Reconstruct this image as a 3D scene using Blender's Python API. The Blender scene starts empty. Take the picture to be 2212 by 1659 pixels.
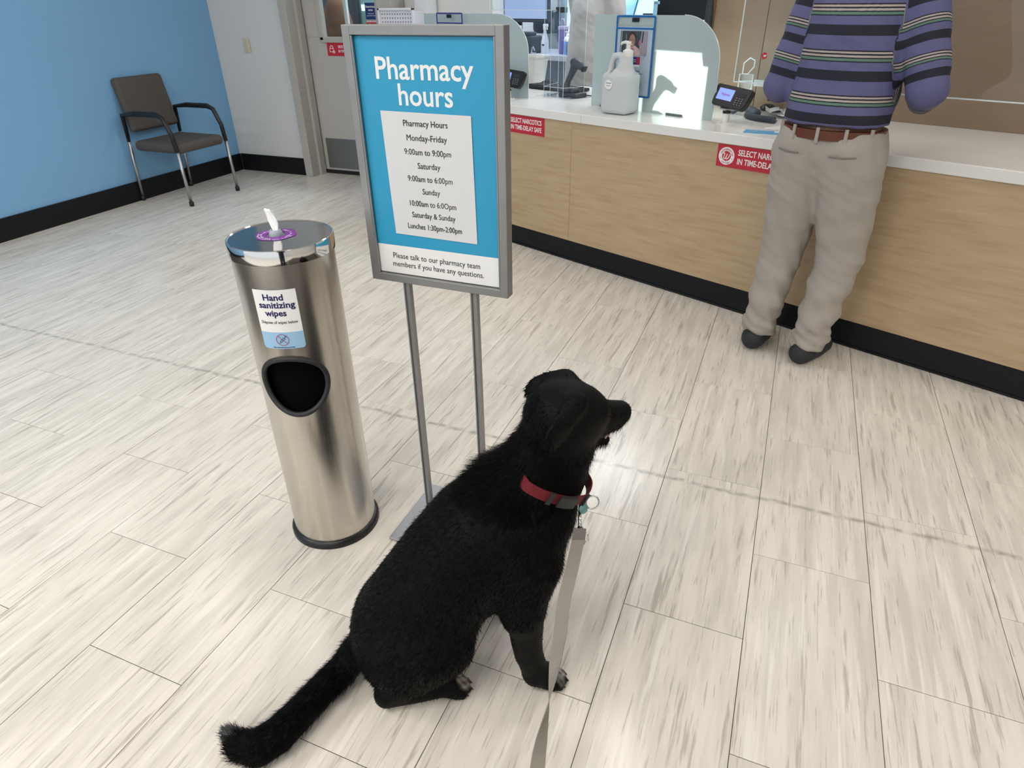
import bpy, bmesh, math, random
import numpy as np
from mathutils import Vector, Matrix
SC=bpy.context.scene; COL=SC.collection
R=math.radians

# ------------------------------------------------------------ camera, world, exposure
CAM_H=1.361
cd=bpy.data.cameras.new('camera'); cam=bpy.data.objects.new('camera',cd); COL.objects.link(cam)
cd.sensor_fit='HORIZONTAL'; cd.sensor_width=36; cd.lens=36*1399.6/2212; cd.clip_start=.02; cd.clip_end=200
AX=Vector((.9261,.3769,-.0116)).normalized(); AZ=-Vector((-.3294,.7936,-.5113)).normalized(); AY=AZ.cross(AX).normalized(); AX=AY.cross(AZ)
cam.matrix_world=Matrix.Translation((0,0,CAM_H))@Matrix((AX,AY,AZ)).transposed().to_4x4()
SC.camera=cam
W=bpy.data.worlds.new('world'); SC.world=W; W.use_nodes=True
W.node_tree.nodes['Background'].inputs[0].default_value=(.86,.93,1,1); W.node_tree.nodes['Background'].inputs[1].default_value=.62
SC.view_settings.view_transform='Standard'; SC.view_settings.look='None'; SC.view_settings.gamma=1; SC.view_settings.exposure=.92
SC.view_settings.use_curve_mapping=False
try: SC.cycles.caustics_reflective=False; SC.cycles.caustics_refractive=False; SC.cycles.sample_clamp_indirect=4
except Exception: pass
# sunlight that comes through the pharmacy's drive-up window onto the frosted screen
CA=Vector((-1.561,3.785,0)); CD=Vector((.9221,-.3870,0)); CB=Vector((.3870,.9221,0)); CANG=math.atan2(-.387,.9221)
def cw(along,depth,z=0): return CA+CD*along+CB*depth+Vector((0,0,z))
sl=bpy.data.lights.new('sunbeam','SPOT'); sl.energy=16000; sl.color=(1,.97,.92); sl.spot_size=R(4.6); sl.spot_blend=.12; sl.shadow_soft_size=.03
so=bpy.data.objects.new('sunbeam',sl); COL.objects.link(so)
so.location=cw(.93,.3,.99)+CD*(-3.6)+CB*6.0+Vector((0,0,1.15))
so.rotation_euler=(cw(.93,.3,.99)-so.location).to_track_quat('-Z','Y').to_euler()

# ------------------------------------------------------------ helpers
def tag(o,label=None,cat=None,group=None,kind=None):
    if label: o['label']=label
    if cat: o['category']=cat
    if group: o['group']=group
    if kind: o['kind']=kind
    return o
def empty(name,loc,rz=0,label=None,cat=None,group=None,kind=None):
    o=bpy.data.objects.new(name,None); COL.objects.link(o); o.location=loc; o.rotation_euler=(0,0,rz); o.empty_display_size=.05
    return tag(o,label,cat,group,kind)
def mk(name,verts,faces,mat,parent=None,smooth=False,loc=(0,0,0),rot=(0,0,0)):
    me=bpy.data.meshes.new(name); me.from_pydata([tuple(v) for v in verts],[],[tuple(f) for f in faces]); me.update()
    return link(name,me,mat,parent,smooth,loc,rot)
def link(name,me,mat,parent=None,smooth=False,loc=(0,0,0),rot=(0,0,0)):
    for m in (mat if isinstance(mat,(list,tuple)) else [mat]): me.materials.append(m)
    if smooth: me.polygons.foreach_set('use_smooth',[True]*len(me.polygons))
    o=bpy.data.objects.new(name,me); COL.objects.link(o); o.location=loc; o.rotation_euler=rot
    if parent: o.parent=parent
    return o
class MB:
    """collects shapes in one bmesh"""
    def __init__(s): s.b=bmesh.new()
    def _x(s,vs,rot,loc,idx=0):
        M=Matrix.Translation(loc)@(rot if isinstance(rot,Matrix) else Matrix.Rotation(rot[2],4,'Z')@Matrix.Rotation(rot[1],4,'Y')@Matrix.Rotation(rot[0],4,'X'))
        bmesh.ops.transform(s.b,matrix=M,verts=vs)
        if idx:
            for f in {f for v in vs for f in v.link_faces}: f.material_index=idx
    def box(s,c,d,bev=0,rot=(0,0,0),seg=2,idx=0):
        t=bmesh.new(); bmesh.ops.create_cube(t,size=1); bmesh.ops.scale(t,vec=d,verts=t.verts)
        if bev: bmesh.ops.bevel(t,geom=t.edges[:],offset=bev,segments=seg,affect='EDGES',profile=.5)
        return s._merge(t,rot,c,idx)
    def _merge(s,t,rot,loc,idx=0):
        me=bpy.data.meshes.new('t'); t.to_mesh(me); t.free(); n=len(s.b.verts); s.b.from_mesh(me); bpy.data.meshes.remove(me)
        s.b.verts.ensure_lookup_table(); s._x(s.b.verts[n:],rot,loc,idx); return s
    def lathe(s,prof,n=32,loc=(0,0,0),rot=(0,0,0),idx=0,sx=1,sy=1):
        t=bmesh.new(); rings=[]
        for r,z in prof:
            if r<1e-6: rings.append([t.verts.new((0,0,z))])
            else: rings.append([t.verts.new((sx*r*math.cos(2*math.pi*i/n),sy*r*math.sin(2*math.pi*i/n),z)) for i in range(n)])
        for a,b in zip(rings[:-1],rings[1:]):
            for i in range(n):
                j=(i+1)%n
                if len(a)==1 and len(b)==1: continue
                if len(a)==1: t.faces.new((a[0],b[j],b[i]))
                elif len(b)==1: t.faces.new((a[i],a[j],b[0]))
                else: t.faces.new((a[i],a[j],b[j],b[i]))
        bmesh.ops.recalc_face_normals(t,faces=t.faces)
        return s._merge(t,rot,loc,idx)
    def cyl(s,a,b,r,r2=None,n=20,idx=0):
        a=Vector(a);b=Vector(b);r2=r if r2 is None else r2;L=(b-a).length
        q=(b-a).to_track_quat('Z','Y').to_matrix().to_4x4()
        return s.lathe([(0,0),(r,0),(r2,L),(0,L)],n,a,q,idx)
    def tube(s,pts,r,n=8,idx=0,closed=False):
        pts=[Vector(p) for p in pts]; N=len(pts); rr=r if hasattr(r,'__len__') else [r]*N
        t=bmesh.new(); rings=[]; up=None
        for i,p in enumerate(pts):
            a=pts[i-1] if (i>0 or closed) else p; b=pts[(i+1)%N] if (i<N-1 or closed) else p
            d=(b-a).normalized()
            if up is None: up=d.orthogonal().normalized()
            up=(up-d*up.dot(d)).normalized(); q=d.cross(up)
            rings.append([t.verts.new(p+(up*math.cos(2*math.pi*k/n)+q*math.sin(2*math.pi*k/n))*rr[i]) for k in range(n)])
        for a,b in zip(rings,rings[1:]+([rings[0]] if closed else [])):
            for k in range(n): t.faces.new((a[k],a[(k+1)%n],b[(k+1)%n],b[k]))
        if not closed: t.faces.new(rings[0][::-1]); t.faces.new(rings[-1])
        bmesh.ops.recalc_face_normals(t,faces=t.faces)
        return s._merge(t,(0,0,0),(0,0,0),idx)
    def prism(s,poly,h,loc=(0,0,0),rot=(0,0,0),bev=0,idx=0):
        """polygon in xy extruded h along z"""
        t=bmesh.new(); f=t.faces.new([t.verts.new((x,y,0)) for x,y in poly])
        e=bmesh.ops.extrude_face_region(t,geom=[f]); bmesh.ops.translate(t,vec=(0,0,h),verts=[v for v in e['geom'] if isinstance(v,bmesh.types.BMVert)])
        bmesh.ops.recalc_face_normals(t,faces=t.faces)
        if bev: bmesh.ops.bevel(t,geom=t.edges[:],offset=bev,segments=2,affect='EDGES')
        return s._merge(t,rot,loc,idx)
    def done(s,name,mat,parent=None,smooth=False,loc=(0,0,0),rot=(0,0,0),sharp=None):
        me=bpy.data.meshes.new(name); s.b.to_mesh(me); s.b.free()
        o=link(name,me,mat,parent,smooth,loc,rot)
        if smooth and sharp is not None: me.set_sharp_from_angle(angle=R(sharp))
        return o
def box(name,c,d,mat,parent=None,bev=0,rot=(0,0,0)): return MB().box((0,0,0),d,bev).done(name,mat,parent,loc=c,rot=rot)
def rr(w,h,r,n=5,x=0,y=0,corners=(1,1,1,1)):
    """rounded rectangle outline centred on x,y; corners = which of TR,TL,BL,BR are rounded"""
    P=[]
    for k,(sx,sy,a) in enumerate(((1,1,0),(-1,1,90),(-1,-1,180),(1,-1,270))):
        q=r if not hasattr(r,'__len__') else r[k]
        if not corners[k] or q==0: P.append((x+sx*w/2,y+sy*h/2)); continue
        for i in range(n+1):
            t=R(a+90*i/n); P.append((x+sx*(w/2-q)+q*math.cos(t),y+sy*(h/2-q)+q*math.sin(t)))
    return P
def text_mesh(s,size,align='CENTER',bold=0.0,shear=0.0,sp=1.0,xs=1.0,thick=.0002):
    c=bpy.data.curves.new('t','FONT'); c.body=s; c.size=size; c.align_x=align; c.align_y='CENTER'; c.offset=bold*size; c.shear=shear; c.space_character=sp; c.extrude=thick; c.resolution_u=3
    o=bpy.data.objects.new('t',c); COL.objects.link(o); bpy.context.view_layer.update()
    me=bpy.data.meshes.new_from_object(o.evaluated_get(bpy.context.evaluated_depsgraph_get())); bpy.data.objects.remove(o); bpy.data.curves.remove(c)
    if xs!=1: me.transform(Matrix.Scale(xs,4,(1,0,0)))
    return me
def text(s,size,mat,parent=None,loc=(0,0,0),rot=(0,0,0),width=None,name='lettering',**k):
    me=text_mesh(s,size,**k)
    if width:
        xs=[v.co.x for v in me.vertices]; w=max(xs)-min(xs); me.transform(Matrix.Scale(width/w,4,(1,0,0)))
    me.materials.clear()
    return link(name,me,mat,parent,loc=loc,rot=rot)

# ------------------------------------------------------------ materials
def nt(name):
    m=bpy.data.materials.new(name); m.use_nodes=True; t=m.node_tree; return m,t,t.nodes['Principled BSDF']
def mat(name,col,rough=.5,metal=0,spec=.5,var=0,vs=8,trans=0,ior=1.45,emit=None,es=0,bump=0,bs=60,coat=0,sheen=0,alpha=1,stretch=None,rv=0):
    m,t,p=nt(name); N=t.nodes; L=t.links
    p.inputs['Base Color'].default_value=(*col,1); p.inputs['Roughness'].default_value=rough; p.inputs['Metallic'].default_value=metal
    p.inputs['Specular IOR Level'].default_value=spec; p.inputs['Transmission Weight'].default_value=trans; p.inputs['IOR'].default_value=ior
    p.inputs['Coat Weight'].default_value=coat; p.inputs['Alpha'].default_value=alpha
    if sheen: p.inputs['Sheen Weight'].default_value=sheen
    if emit: p.inputs['Emission Color'].default_value=(*emit,1); p.inputs['Emission Strength'].default_value=es
    if var or bump or rv:
        tc=N.new('ShaderNodeTexCoord'); mp=N.new('ShaderNodeMapping'); L.new(tc.outputs['Object'],mp.inputs[0])
        if stretch: mp.inputs['Scale'].default_value=stretch
        no=N.new('ShaderNodeTexNoise'); no.inputs['Scale'].default_value=vs; no.inputs['Detail'].default_value=5; L.new(mp.outputs[0],no.inputs[0])
        if var:
            mx=N.new('ShaderNodeMix'); mx.data_type='RGBA'; mx.inputs['A'].default_value=(*[c*(1-var) for c in col],1); mx.inputs['B'].default_value=(*[min(1,c*(1+var)) for c in col],1)
            L.new(no.outputs['Fac'],mx.inputs['Factor']); L.new(mx.outputs['Result'],p.inputs['Base Color'])
        if rv:
            mr=N.new('ShaderNodeMapRange'); mr.inputs['To Min'].default_value=rough-rv; mr.inputs['To Max'].default_value=rough+rv
            L.new(no.outputs['Fac'],mr.inputs['Value']); L.new(mr.outputs[0],p.inputs['Roughness'])
        if bump:
            n2=N.new('ShaderNodeTexNoise'); n2.inputs['Scale'].default_value=bs; n2.inputs['Detail'].default_value=3; L.new(mp.outputs[0],n2.inputs[0])
            bp=N.new('ShaderNodeBump'); bp.inputs['Strength'].default_value=bump; bp.inputs['Distance'].default_value=.002; L.new(n2.outputs['Fac'],bp.inputs['Height']); L.new(bp.outputs[0],p.inputs['Normal'])
    return m
M={}
def tile_mat():
    m,t,p=nt('vinyl_tile'); N=t.nodes; L=t.links
    def n(k,**a):
        x=N.new(k)
        for q,v in a.items(): setattr(x,q,v)
        return x
    geo=n('ShaderNodeNewGeometry'); tc=n('ShaderNodeTexCoord'); oi=n('ShaderNodeObjectInfo')
    off=n('ShaderNodeVectorMath',operation='MULTIPLY'); off.inputs[1].default_value=(37,53,19)
    cb=n('ShaderNodeCombineXYZ'); 
    for i in range(3): L.new(oi.outputs['Random'],cb.inputs[i])
    L.new(cb.outputs[0],off.inputs[0])
    add=n('ShaderNodeVectorMath',operation='ADD'); L.new(tc.outputs['Object'],add.inputs[0]); L.new(off.outputs[0],add.inputs[1])
    def streak(sx,sy,det,lo,hi,dist=.0):
        mp=n('ShaderNodeMapping'); mp.inputs['Scale'].default_value=(sx,sy,1); L.new(add.outputs[0],mp.inputs[0])
        no=n('ShaderNodeTexNoise'); no.inputs['Scale'].default_value=1; no.inputs['Detail'].default_value=det; no.inputs['Roughness'].default_value=.6; no.inputs['Distortion'].default_value=dist; L.new(mp.outputs[0],no.inputs[0])
        mr=n('ShaderNodeMapRange',interpolation_type='SMOOTHSTEP'); mr.inputs['From Min'].default_value=lo; mr.inputs['From Max'].default_value=hi; L.new(no.outputs['Fac'],mr.inputs['Value']); return mr.outputs[0]
    def mixc(f,a,b,amt=1):
        mx=n('ShaderNodeMix',data_type='RGBA')
        if amt!=1:
            mm=n('ShaderNodeMath',operation='MULTIPLY'); mm.inputs[1].default_value=amt; L.new(f,mm.inputs[0]); f=mm.outputs[0]
        L.new(f,mx.inputs['Factor'])
        for k,v in (('A',a),('B',b)):
            if isinstance(v,tuple): mx.inputs[k].default_value=(*v,1)
            else: L.new(v,mx.inputs[k])
        return mx.outputs['Result']
    c=mixc(streak(26,2.6,4,.35,.68),(.80,.745,.675),(.66,.615,.555))
    c=mixc(streak(62,3.7,3,.575,.68,.12),c,(.44,.395,.345),.75)
    c=mixc(streak(165,8,2.5,.60,.70,.1),c,(.42,.39,.35),.6)
    c=mixc(streak(52,2.6,2,.56,.70),c,(.87,.83,.77),.7)
    # long grimy scuff that crosses the floor
    sx=n('ShaderNodeSeparateXYZ'); L.new(geo.outputs['Position'],sx.inputs[0])
    wn=n('ShaderNodeTexNoise'); wn.inputs['Scale'].default_value=9; wn.inputs['Detail'].default_value=6; L.new(geo.outputs['Position'],wn.inputs[0])
    a1=n('ShaderNodeMath',operation='MULTIPLY_ADD'); a1.inputs[1].default_value=.03; a1.inputs[2].default_value=-1.756; L.new(wn.outputs['Fac'],a1.inputs[0])
    a2=n('ShaderNodeMath',operation='ADD'); L.new(sx.outputs['Y'],a2.inputs[0]); L.new(a1.outputs[0],a2.inputs[1])
    a3=n('ShaderNodeMath',operation='ABSOLUTE'); L.new(a2.outputs[0],a3.inputs[0])
    mr=n('ShaderNodeMapRange'); mr.inputs['From Min'].default_value=.014; mr.inputs['From Max'].default_value=.001; L.new(a3.outputs[0],mr.inputs['Value'])
    w2=n('ShaderNodeTexNoise'); w2.inputs['Scale'].default_value=30; w2.inputs['Detail'].default_value=4; L.new(geo.outputs['Position'],w2.inputs[0])
    m2=n('ShaderNodeMapRange'); m2.inputs['From Min'].default_value=.35; m2.inputs['From Max'].default_value=.6; L.new(w2.outputs['Fac'],m2.inputs['Value'])
    mm=n('ShaderNodeMath',operation='MULTIPLY'); L.new(mr.outputs[0],mm.inputs[0]); L.new(m2.outputs[0],mm.inputs[1])
    c=mixc(mm.outputs[0],c,(.36,.33,.29),.85)
    L.new(c,p.inputs['Base Color'])
    p.inputs['Roughness'].default_value=.22; p.inputs['Specular IOR Level'].default_value=.42
    bp=n('ShaderNodeBump'); bp.inputs['Strength'].default_value=.03; bp.inputs['Distance'].default_value=.002
    bn=n('ShaderNodeTexNoise'); bn.inputs['Scale'].default_value=14; L.new(geo.outputs['Position'],bn.inputs[0]); L.new(bn.outputs['Fac'],bp.inputs['Height']); L.new(bp.outputs[0],p.inputs['Normal'])
    return m
def wood_mat():
    m,t,p=nt('maple_laminate'); N=t.nodes; L=t.links
    tc=N.new('ShaderNodeTexCoord'); mp=N.new('ShaderNodeMapping'); mp.inputs['Scale'].default_value=(2.2,2,26); L.new(tc.outputs['Object'],mp.inputs[0])
    no=N.new('ShaderNodeTexNoise'); no.inputs['Scale'].default_value=1.6; no.inputs['Detail'].default_value=7; no.inputs['Roughness'].default_value=.62; no.inputs['Distortion'].default_value=.25; L.new(mp.outputs[0],no.inputs[0])
    cr=N.new('ShaderNodeValToRGB'); e=cr.color_ramp.elements; e[0].position=.28; e[0].color=(.41,.29,.17,1); e[1].position=.72; e[1].color=(.535,.40,.25,1); x=e.new(.5); x.color=(.485,.355,.215,1)
    L.new(no.outputs['Fac'],cr.inputs[0]); L.new(cr.outputs[0],p.inputs['Base Color']); p.inputs['Roughness'].default_value=.42
    return m
def steel_mat(name,col,r0,r1,vert=True):
    m,t,p=nt(name); N=t.nodes; L=t.links
    tc=N.new('ShaderNodeTexCoord'); mp=N.new('ShaderNodeMapping'); mp.inputs['Scale'].default_value=(24,24,1.2) if vert else (3,3,120); L.new(tc.outputs['Object'],mp.inputs[0])
    no=N.new('ShaderNodeTexNoise'); no.inputs['Scale'].default_value=1; no.inputs['Detail'].default_value=4; L.new(mp.outputs[0],no.inputs[0])
    mr=N.new('ShaderNodeMapRange'); mr.inputs['To Min'].default_value=r0; mr.inputs['To Max'].default_value=r1; L.new(no.outputs['Fac'],mr.inputs['Value']); L.new(mr.outputs[0],p.inputs['Roughness'])
    n2=N.new('ShaderNodeTexNoise'); n2.inputs['Scale'].default_value=7; n2.inputs['Detail'].default_value=6; L.new(tc.outputs['Object'],n2.inputs[0])
    mx=N.new('ShaderNodeMix'); mx.data_type='RGBA'; mx.inputs['A'].default_value=(*[c*.90 for c in col],1); mx.inputs['B'].default_value=(*[min(1,c*1.08) for c in col],1)
    L.new(n2.outputs['Fac'],mx.inputs['Factor']); L.new(mx.outputs['Result'],p.inputs['Base Color'])
    p.inputs['Metallic'].default_value=1
    return m
def frosted_mat():
    m=bpy.data.materials.new('frosted_acrylic'); m.use_nodes=True; t=m.node_tree; N=t.nodes; L=t.links; N.clear()
    o=N.new('ShaderNodeOutputMaterial'); tr=N.new('ShaderNodeBsdfTranslucent'); df=N.new('ShaderNodeBsdfDiffuse'); gl=N.new('ShaderNodeBsdfGlossy'); tp=N.new('ShaderNodeBsdfTransparent')
    tr.inputs[0].default_value=(.80,.90,.90,1); df.inputs[0].default_value=(.68,.78,.78,1); gl.inputs['Roughness'].default_value=.12; tp.inputs[0].default_value=(.8,.92,.93,1)
    a=N.new('ShaderNodeMixShader'); a.inputs[0].default_value=.55; L.new(tr.outputs[0],a.inputs[1]); L.new(df.outputs[0],a.inputs[2])
    c=N.new('ShaderNodeMixShader'); c.inputs[0].default_value=.06; L.new(a.outputs[0],c.inputs[1]); L.new(tp.outputs[0],c.inputs[2])
    b=N.new('ShaderNodeMixShader'); fr=N.new('ShaderNodeFresnel'); fr.inputs[0].default_value=1.45; L.new(fr.outputs[0],b.inputs[0]); L.new(c.outputs[0],b.inputs[1]); L.new(gl.outputs[0],b.inputs[2]); L.new(b.outputs[0],o.inputs[0])
    return m
def clear_mat(name,tint,refl=1.45,haze=0.0):
    m=bpy.data.materials.new(name); m.use_nodes=True; t=m.node_tree; N=t.nodes; L=t.links; N.clear()
    o=N.new('ShaderNodeOutputMaterial'); tp=N.new('ShaderNodeBsdfTransparent'); tp.inputs[0].default_value=(*tint,1); gl=N.new('ShaderNodeBsdfGlossy'); gl.inputs['Roughness'].default_value=.02
    fr=N.new('ShaderNodeFresnel'); fr.inputs[0].default_value=refl; ge=N.new('ShaderNodeNewGeometry'); ma=N.new('ShaderNodeMath'); ma.operation='SUBTRACT'; ma.inputs[0].default_value=1; L.new(ge.outputs['Backfacing'],ma.inputs[1]); mb=N.new('ShaderNodeMath'); mb.operation='MULTIPLY'; L.new(fr.outputs[0],mb.inputs[0]); L.new(ma.outputs[0],mb.inputs[1]); b=N.new('ShaderNodeMixShader'); L.new(mb.outputs[0],b.inputs[0]); L.new(tp.outputs[0],b.inputs[1]); L.new(gl.outputs[0],b.inputs[2])
    if haze:
        df=N.new('ShaderNodeBsdfDiffuse'); df.inputs[0].default_value=(.8,.85,.87,1); c=N.new('ShaderNodeMixShader'); c.inputs[0].default_value=haze; L.new(b.outputs[0],c.inputs[1]); L.new(df.outputs[0],c.inputs[2]); L.new(c.outputs[0],o.inputs[0])
    else: L.new(b.outputs[0],o.inputs[0])
    return m
def attr_mat(name,rough=.6,sheen=0,bump=0,attr='tint',bs=90,spec=.5):
    m,t,p=nt(name); N=t.nodes; L=t.links
    a=N.new('ShaderNodeAttribute'); a.attribute_name=attr; L.new(a.outputs['Color'],p.inputs['Base Color']); p.inputs['Roughness'].default_value=rough; p.inputs['Sheen Weight'].default_value=sheen; p.inputs['Specular IOR Level'].default_value=spec
    if bump:
        tc=N.new('ShaderNodeTexCoord'); n2=N.new('ShaderNodeTexNoise'); n2.inputs['Scale'].default_value=bs; n2.inputs['Detail'].default_value=4; L.new(tc.outputs['Object'],n2.inputs[0])
        bp=N.new('ShaderNodeBump'); bp.inputs['Strength'].default_value=bump; bp.inputs['Distance'].default_value=.003; L.new(n2.outputs['Fac'],bp.inputs['Height']); L.new(bp.outputs[0],p.inputs['Normal'])
    return m
M['tile']=tile_mat(); M['wood']=wood_mat(); M['frost']=frosted_mat()
M['joint']=mat('dark_adhesive',(.05,.04,.033),.9)
M['wall']=mat('off_white_paint',(.66,.66,.65),.6,var=.03,vs=3,bump=.1,bs=200)
M['blue']=mat('sky_blue_paint',(.20,.42,.68),.55,var=.03,vs=2)
M['base']=mat('black_vinyl',(.006,.007,.009),.45,spec=.3)
M['ceil']=mat('ceiling_tile_white',(.8,.8,.79),.8)
M['frame']=mat('beige_grey_enamel',(.44,.42,.39),.45,var=.05,vs=9,rv=.05)
M['door']=mat('warm_grey_door_paint',(.47,.455,.43),.5,var=.03,vs=3)
M['top']=mat('white_solid_surface',(.80,.79,.77),.22,var=.02,vs=20)
M['red']=mat('red_vinyl_print',(.52,.022,.045),.35)
M['white']=mat('white_print',(.85,.85,.84),.5)
M['whitepl']=mat('white_plastic',(.80,.79,.76),.4)
M['black']=mat('black_plastic',(.012,.012,.013),.35)
M['blackm']=mat('matt_black_plastic',(.022,.023,.025),.55)
M['grey']=mat('slate_grey_plastic',(.055,.068,.085),.45)
M['lgrey']=mat('light_grey_plastic',(.42,.43,.45),.5)
M['steel']=steel_mat('brushed_steel',(.60,.565,.51),.24,.30)
M['chrome']=steel_mat('polished_steel',(.70,.68,.65),.05,.10)
M['kick']=steel_mat('dull_steel_plate',(.30,.30,.295),.35,.5,False)
M['silver']=mat('silver_enamel',(.30,.30,.295),.38,metal=.55,var=.08,vs=25)
M['plate']=steel_mat('worn_metal_plate',(.46,.47,.50),.28,.5)
M['cyan']=mat('cyan_print',(.030,.33,.56),.38)
M['paper']=mat('white_paper',(.70,.70,.71),.6,bump=.25,bs=14)
M['ink']=mat('black_ink',(.02,.02,.022),.6)
M['navy']=mat('navy_ink',(.018,.012,.10),.5)
M['navyp']=mat('navy_print',(.02,.035,.17),.4)
M['lblue']=mat('pale_blue_print',(.33,.55,.76),.4)
M['purple']=mat('purple_print',(.22,.03,.33),.4)
M['magenta']=mat('crimson_ink',(.42,.03,.12),.5)
M['clear']=clear_mat('clear_acrylic',(.96,.975,.985)); M['edge']=mat('bright_acrylic_edge',(.72,.80,.84),.15,spec=.8)
M['hazy']=clear_mat('scuffed_clear_acrylic',(.93,.95,.97),1.45,.10)
M['glass']=clear_mat('window_glass',(.93,.97,.96),1.5)
def wobble_tile():
    pass

class SDF:
    """signed distance volume made of blended round cones and ellipsoids"""
    def __init__(s, lo, hi, vox):
        s.lo=np.array(lo,float); s.v=vox
        s.n=np.ceil((np.array(hi)-s.lo)/vox).astype(int)+1
        s.D=np.full(s.n,1.0,np.float32)
    def _sub(s,lo,hi):
        i0=np.clip(np.floor((lo-s.lo)/s.v).astype(int),0,s.n-1); i1=np.clip(np.ceil((hi-s.lo)/s.v).astype(int)+1,1,s.n)
        g=[s.lo[a]+s.v*np.arange(i0[a],i1[a],dtype=np.float32) for a in range(3)]
        return tuple(slice(i0[a],i1[a]) for a in range(3)), np.meshgrid(*g,indexing='ij',sparse=True)
    def _mix(s,sl,d,k,op='add'):
        E=s.D[sl]
        if op=='add':
            h=np.clip(0.5+0.5*(E-d)/k,0,1); s.D[sl]=E*(1-h)+d*h-k*h*(1-h)
        else:
            d=-d; h=np.clip(0.5-0.5*(E-d)/k,0,1); s.D[sl]=E*(1-h)+d*h+k*h*(1-h)
    def cone(s,a,b,r1,r2,k=.02,op='add'):
        a=np.array(a,float);b=np.array(b,float);m=max(r1,r2)+k+3*s.v
        sl,(X,Y,Z)=s._sub(np.minimum(a,b)-m,np.maximum(a,b)+m)
        ab=b-a; L=ab@ab+1e-12
        t=np.clip(((X-a[0])*ab[0]+(Y-a[1])*ab[1]+(Z-a[2])*ab[2])/L,0,1)
        d=np.sqrt((X-a[0]-t*ab[0])**2+(Y-a[1]-t*ab[1])**2+(Z-a[2]-t*ab[2])**2)-(r1+(r2-r1)*t)
        s._mix(sl,d,k,op)
    def chain(s,pts,k=.02,op='add'):
        A=np.array([p[:4] for p in pts],float); m=A[:,3].max()+k+3*s.v
        sl,(X,Y,Z)=s._sub(A[:,:3].min(0)-m,A[:,:3].max(0)+m); D=None; ki=.0012
        for a,b in zip(A[:-1],A[1:]):
            ab=b[:3]-a[:3]; L=ab@ab+1e-12
            t=np.clip(((X-a[0])*ab[0]+(Y-a[1])*ab[1]+(Z-a[2])*ab[2])/L,0,1)
            d=np.sqrt((X-a[0]-t*ab[0])**2+(Y-a[1]-t*ab[1])**2+(Z-a[2]-t*ab[2])**2)-(a[3]+(b[3]-a[3])*t)
            if D is None: D=d
            else: h=np.clip(0.5+0.5*(D-d)/ki,0,1); D=D*(1-h)+d*h-ki*h*(1-h)
        s._mix(sl,(D-(.16*k if op=='add' else 0)).astype(np.float32),k,op)
    def ell(s,c,r,R=None,k=.02,op='add'):
        """ellipsoid, R rows are its axes"""
        c=np.array(c,float);r=np.array(r,float);m=r.max()+k+3*s.v
        sl,(X,Y,Z)=s._sub(c-m,c+m)
        R=np.eye(3) if R is None else np.array(R,float)
        x,y,z=X-c[0],Y-c[1],Z-c[2]
        u=[(R[i][0]*x+R[i][1]*y+R[i][2]*z) for i in range(3)]
        k0=np.sqrt(sum((u[i]/r[i])**2 for i in range(3)))+1e-9
        k1=np.sqrt(sum((u[i]/r[i]**2)**2 for i in range(3)))+1e-9
        s._mix(sl,k0*(k0-1)/k1,k,op)
    def plane_cut(s,z,k=.004):
        """keep what is above height z"""
        Z=(s.lo[2]+s.v*np.arange(s.n[2],dtype=np.float32))[None,None,:]
        s.D=np.maximum(s.D,z-Z)
    def mesh(s):
        """naive surface nets -> verts, quads, normals"""
        D=s.D; S=D<0; n=D.shape
        c=np.zeros(tuple(x-1 for x in n),np.int16)
        P=np.zeros(c.shape+(3,),np.float32); W=np.zeros(c.shape,np.float32)
        for dx in (0,1):
            for dy in (0,1):
                for dz in (0,1):
                    c+=S[dx:n[0]-1+dx,dy:n[1]-1+dy,dz:n[2]-1+dz]
        act=np.argwhere((c>0)&(c<8)); idx=np.full(c.shape,-1,np.int64); idx[tuple(act.T)]=np.arange(len(act))
        pos=np.zeros((len(act),3)); w=np.zeros(len(act))
        cs=[(i,j,k) for i in (0,1) for j in (0,1) for k in (0,1)]
        for a in cs:
            for ax in range(3):
                if a[ax]==0:
                    b=list(a); b[ax]=1
                    va=D[tuple((act+a).T)]; vb=D[tuple((act+b).T)]
                    m=(va<0)!=(vb<0); t=np.where(m,va/np.where(m,va-vb,1),0)
                    p=np.array(a,float)[None,:].repeat(len(act),0); p[:,ax]+=t
                    pos+=p*m[:,None]; w+=m
        pos=(act+pos/w[:,None])*s.v+s.lo
        F=[]
        for ax in range(3):
            o=[0,0,0];o[ax]=1
            A=S[:n[0]-1,:n[1]-1,:n[2]-1]; B=S[o[0]:n[0]-1+o[0],o[1]:n[1]-1+o[1],o[2]:n[2]-1+o[2]]
            e=np.argwhere(A!=B); e=e[(e[:,(ax+1)%3]>0)&(e[:,(ax+2)%3]>0)]
            u=[0,0,0];u[(ax+1)%3]=1;v=[0,0,0];v[(ax+2)%3]=1;u=np.array(u);v=np.array(v)
            q=np.stack([idx[tuple(e.T)],idx[tuple((e-u).T)],idx[tuple((e-u-v).T)],idx[tuple((e-v).T)]],1)
            fl=A[tuple(e.T)]; q[~fl]=q[~fl][:,::-1]
            F.append(q)
        F=np.concatenate(F); F=F[(F>=0).all(1)]
        g=np.stack(np.gradient(D,s.v),-1); i=np.clip(np.round((pos-s.lo)/s.v).astype(int),0,np.array(n)-1)
        N=g[tuple(i.T)]; N/=np.linalg.norm(N,axis=1,keepdims=True)+1e-9
        return pos,F,N

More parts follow.
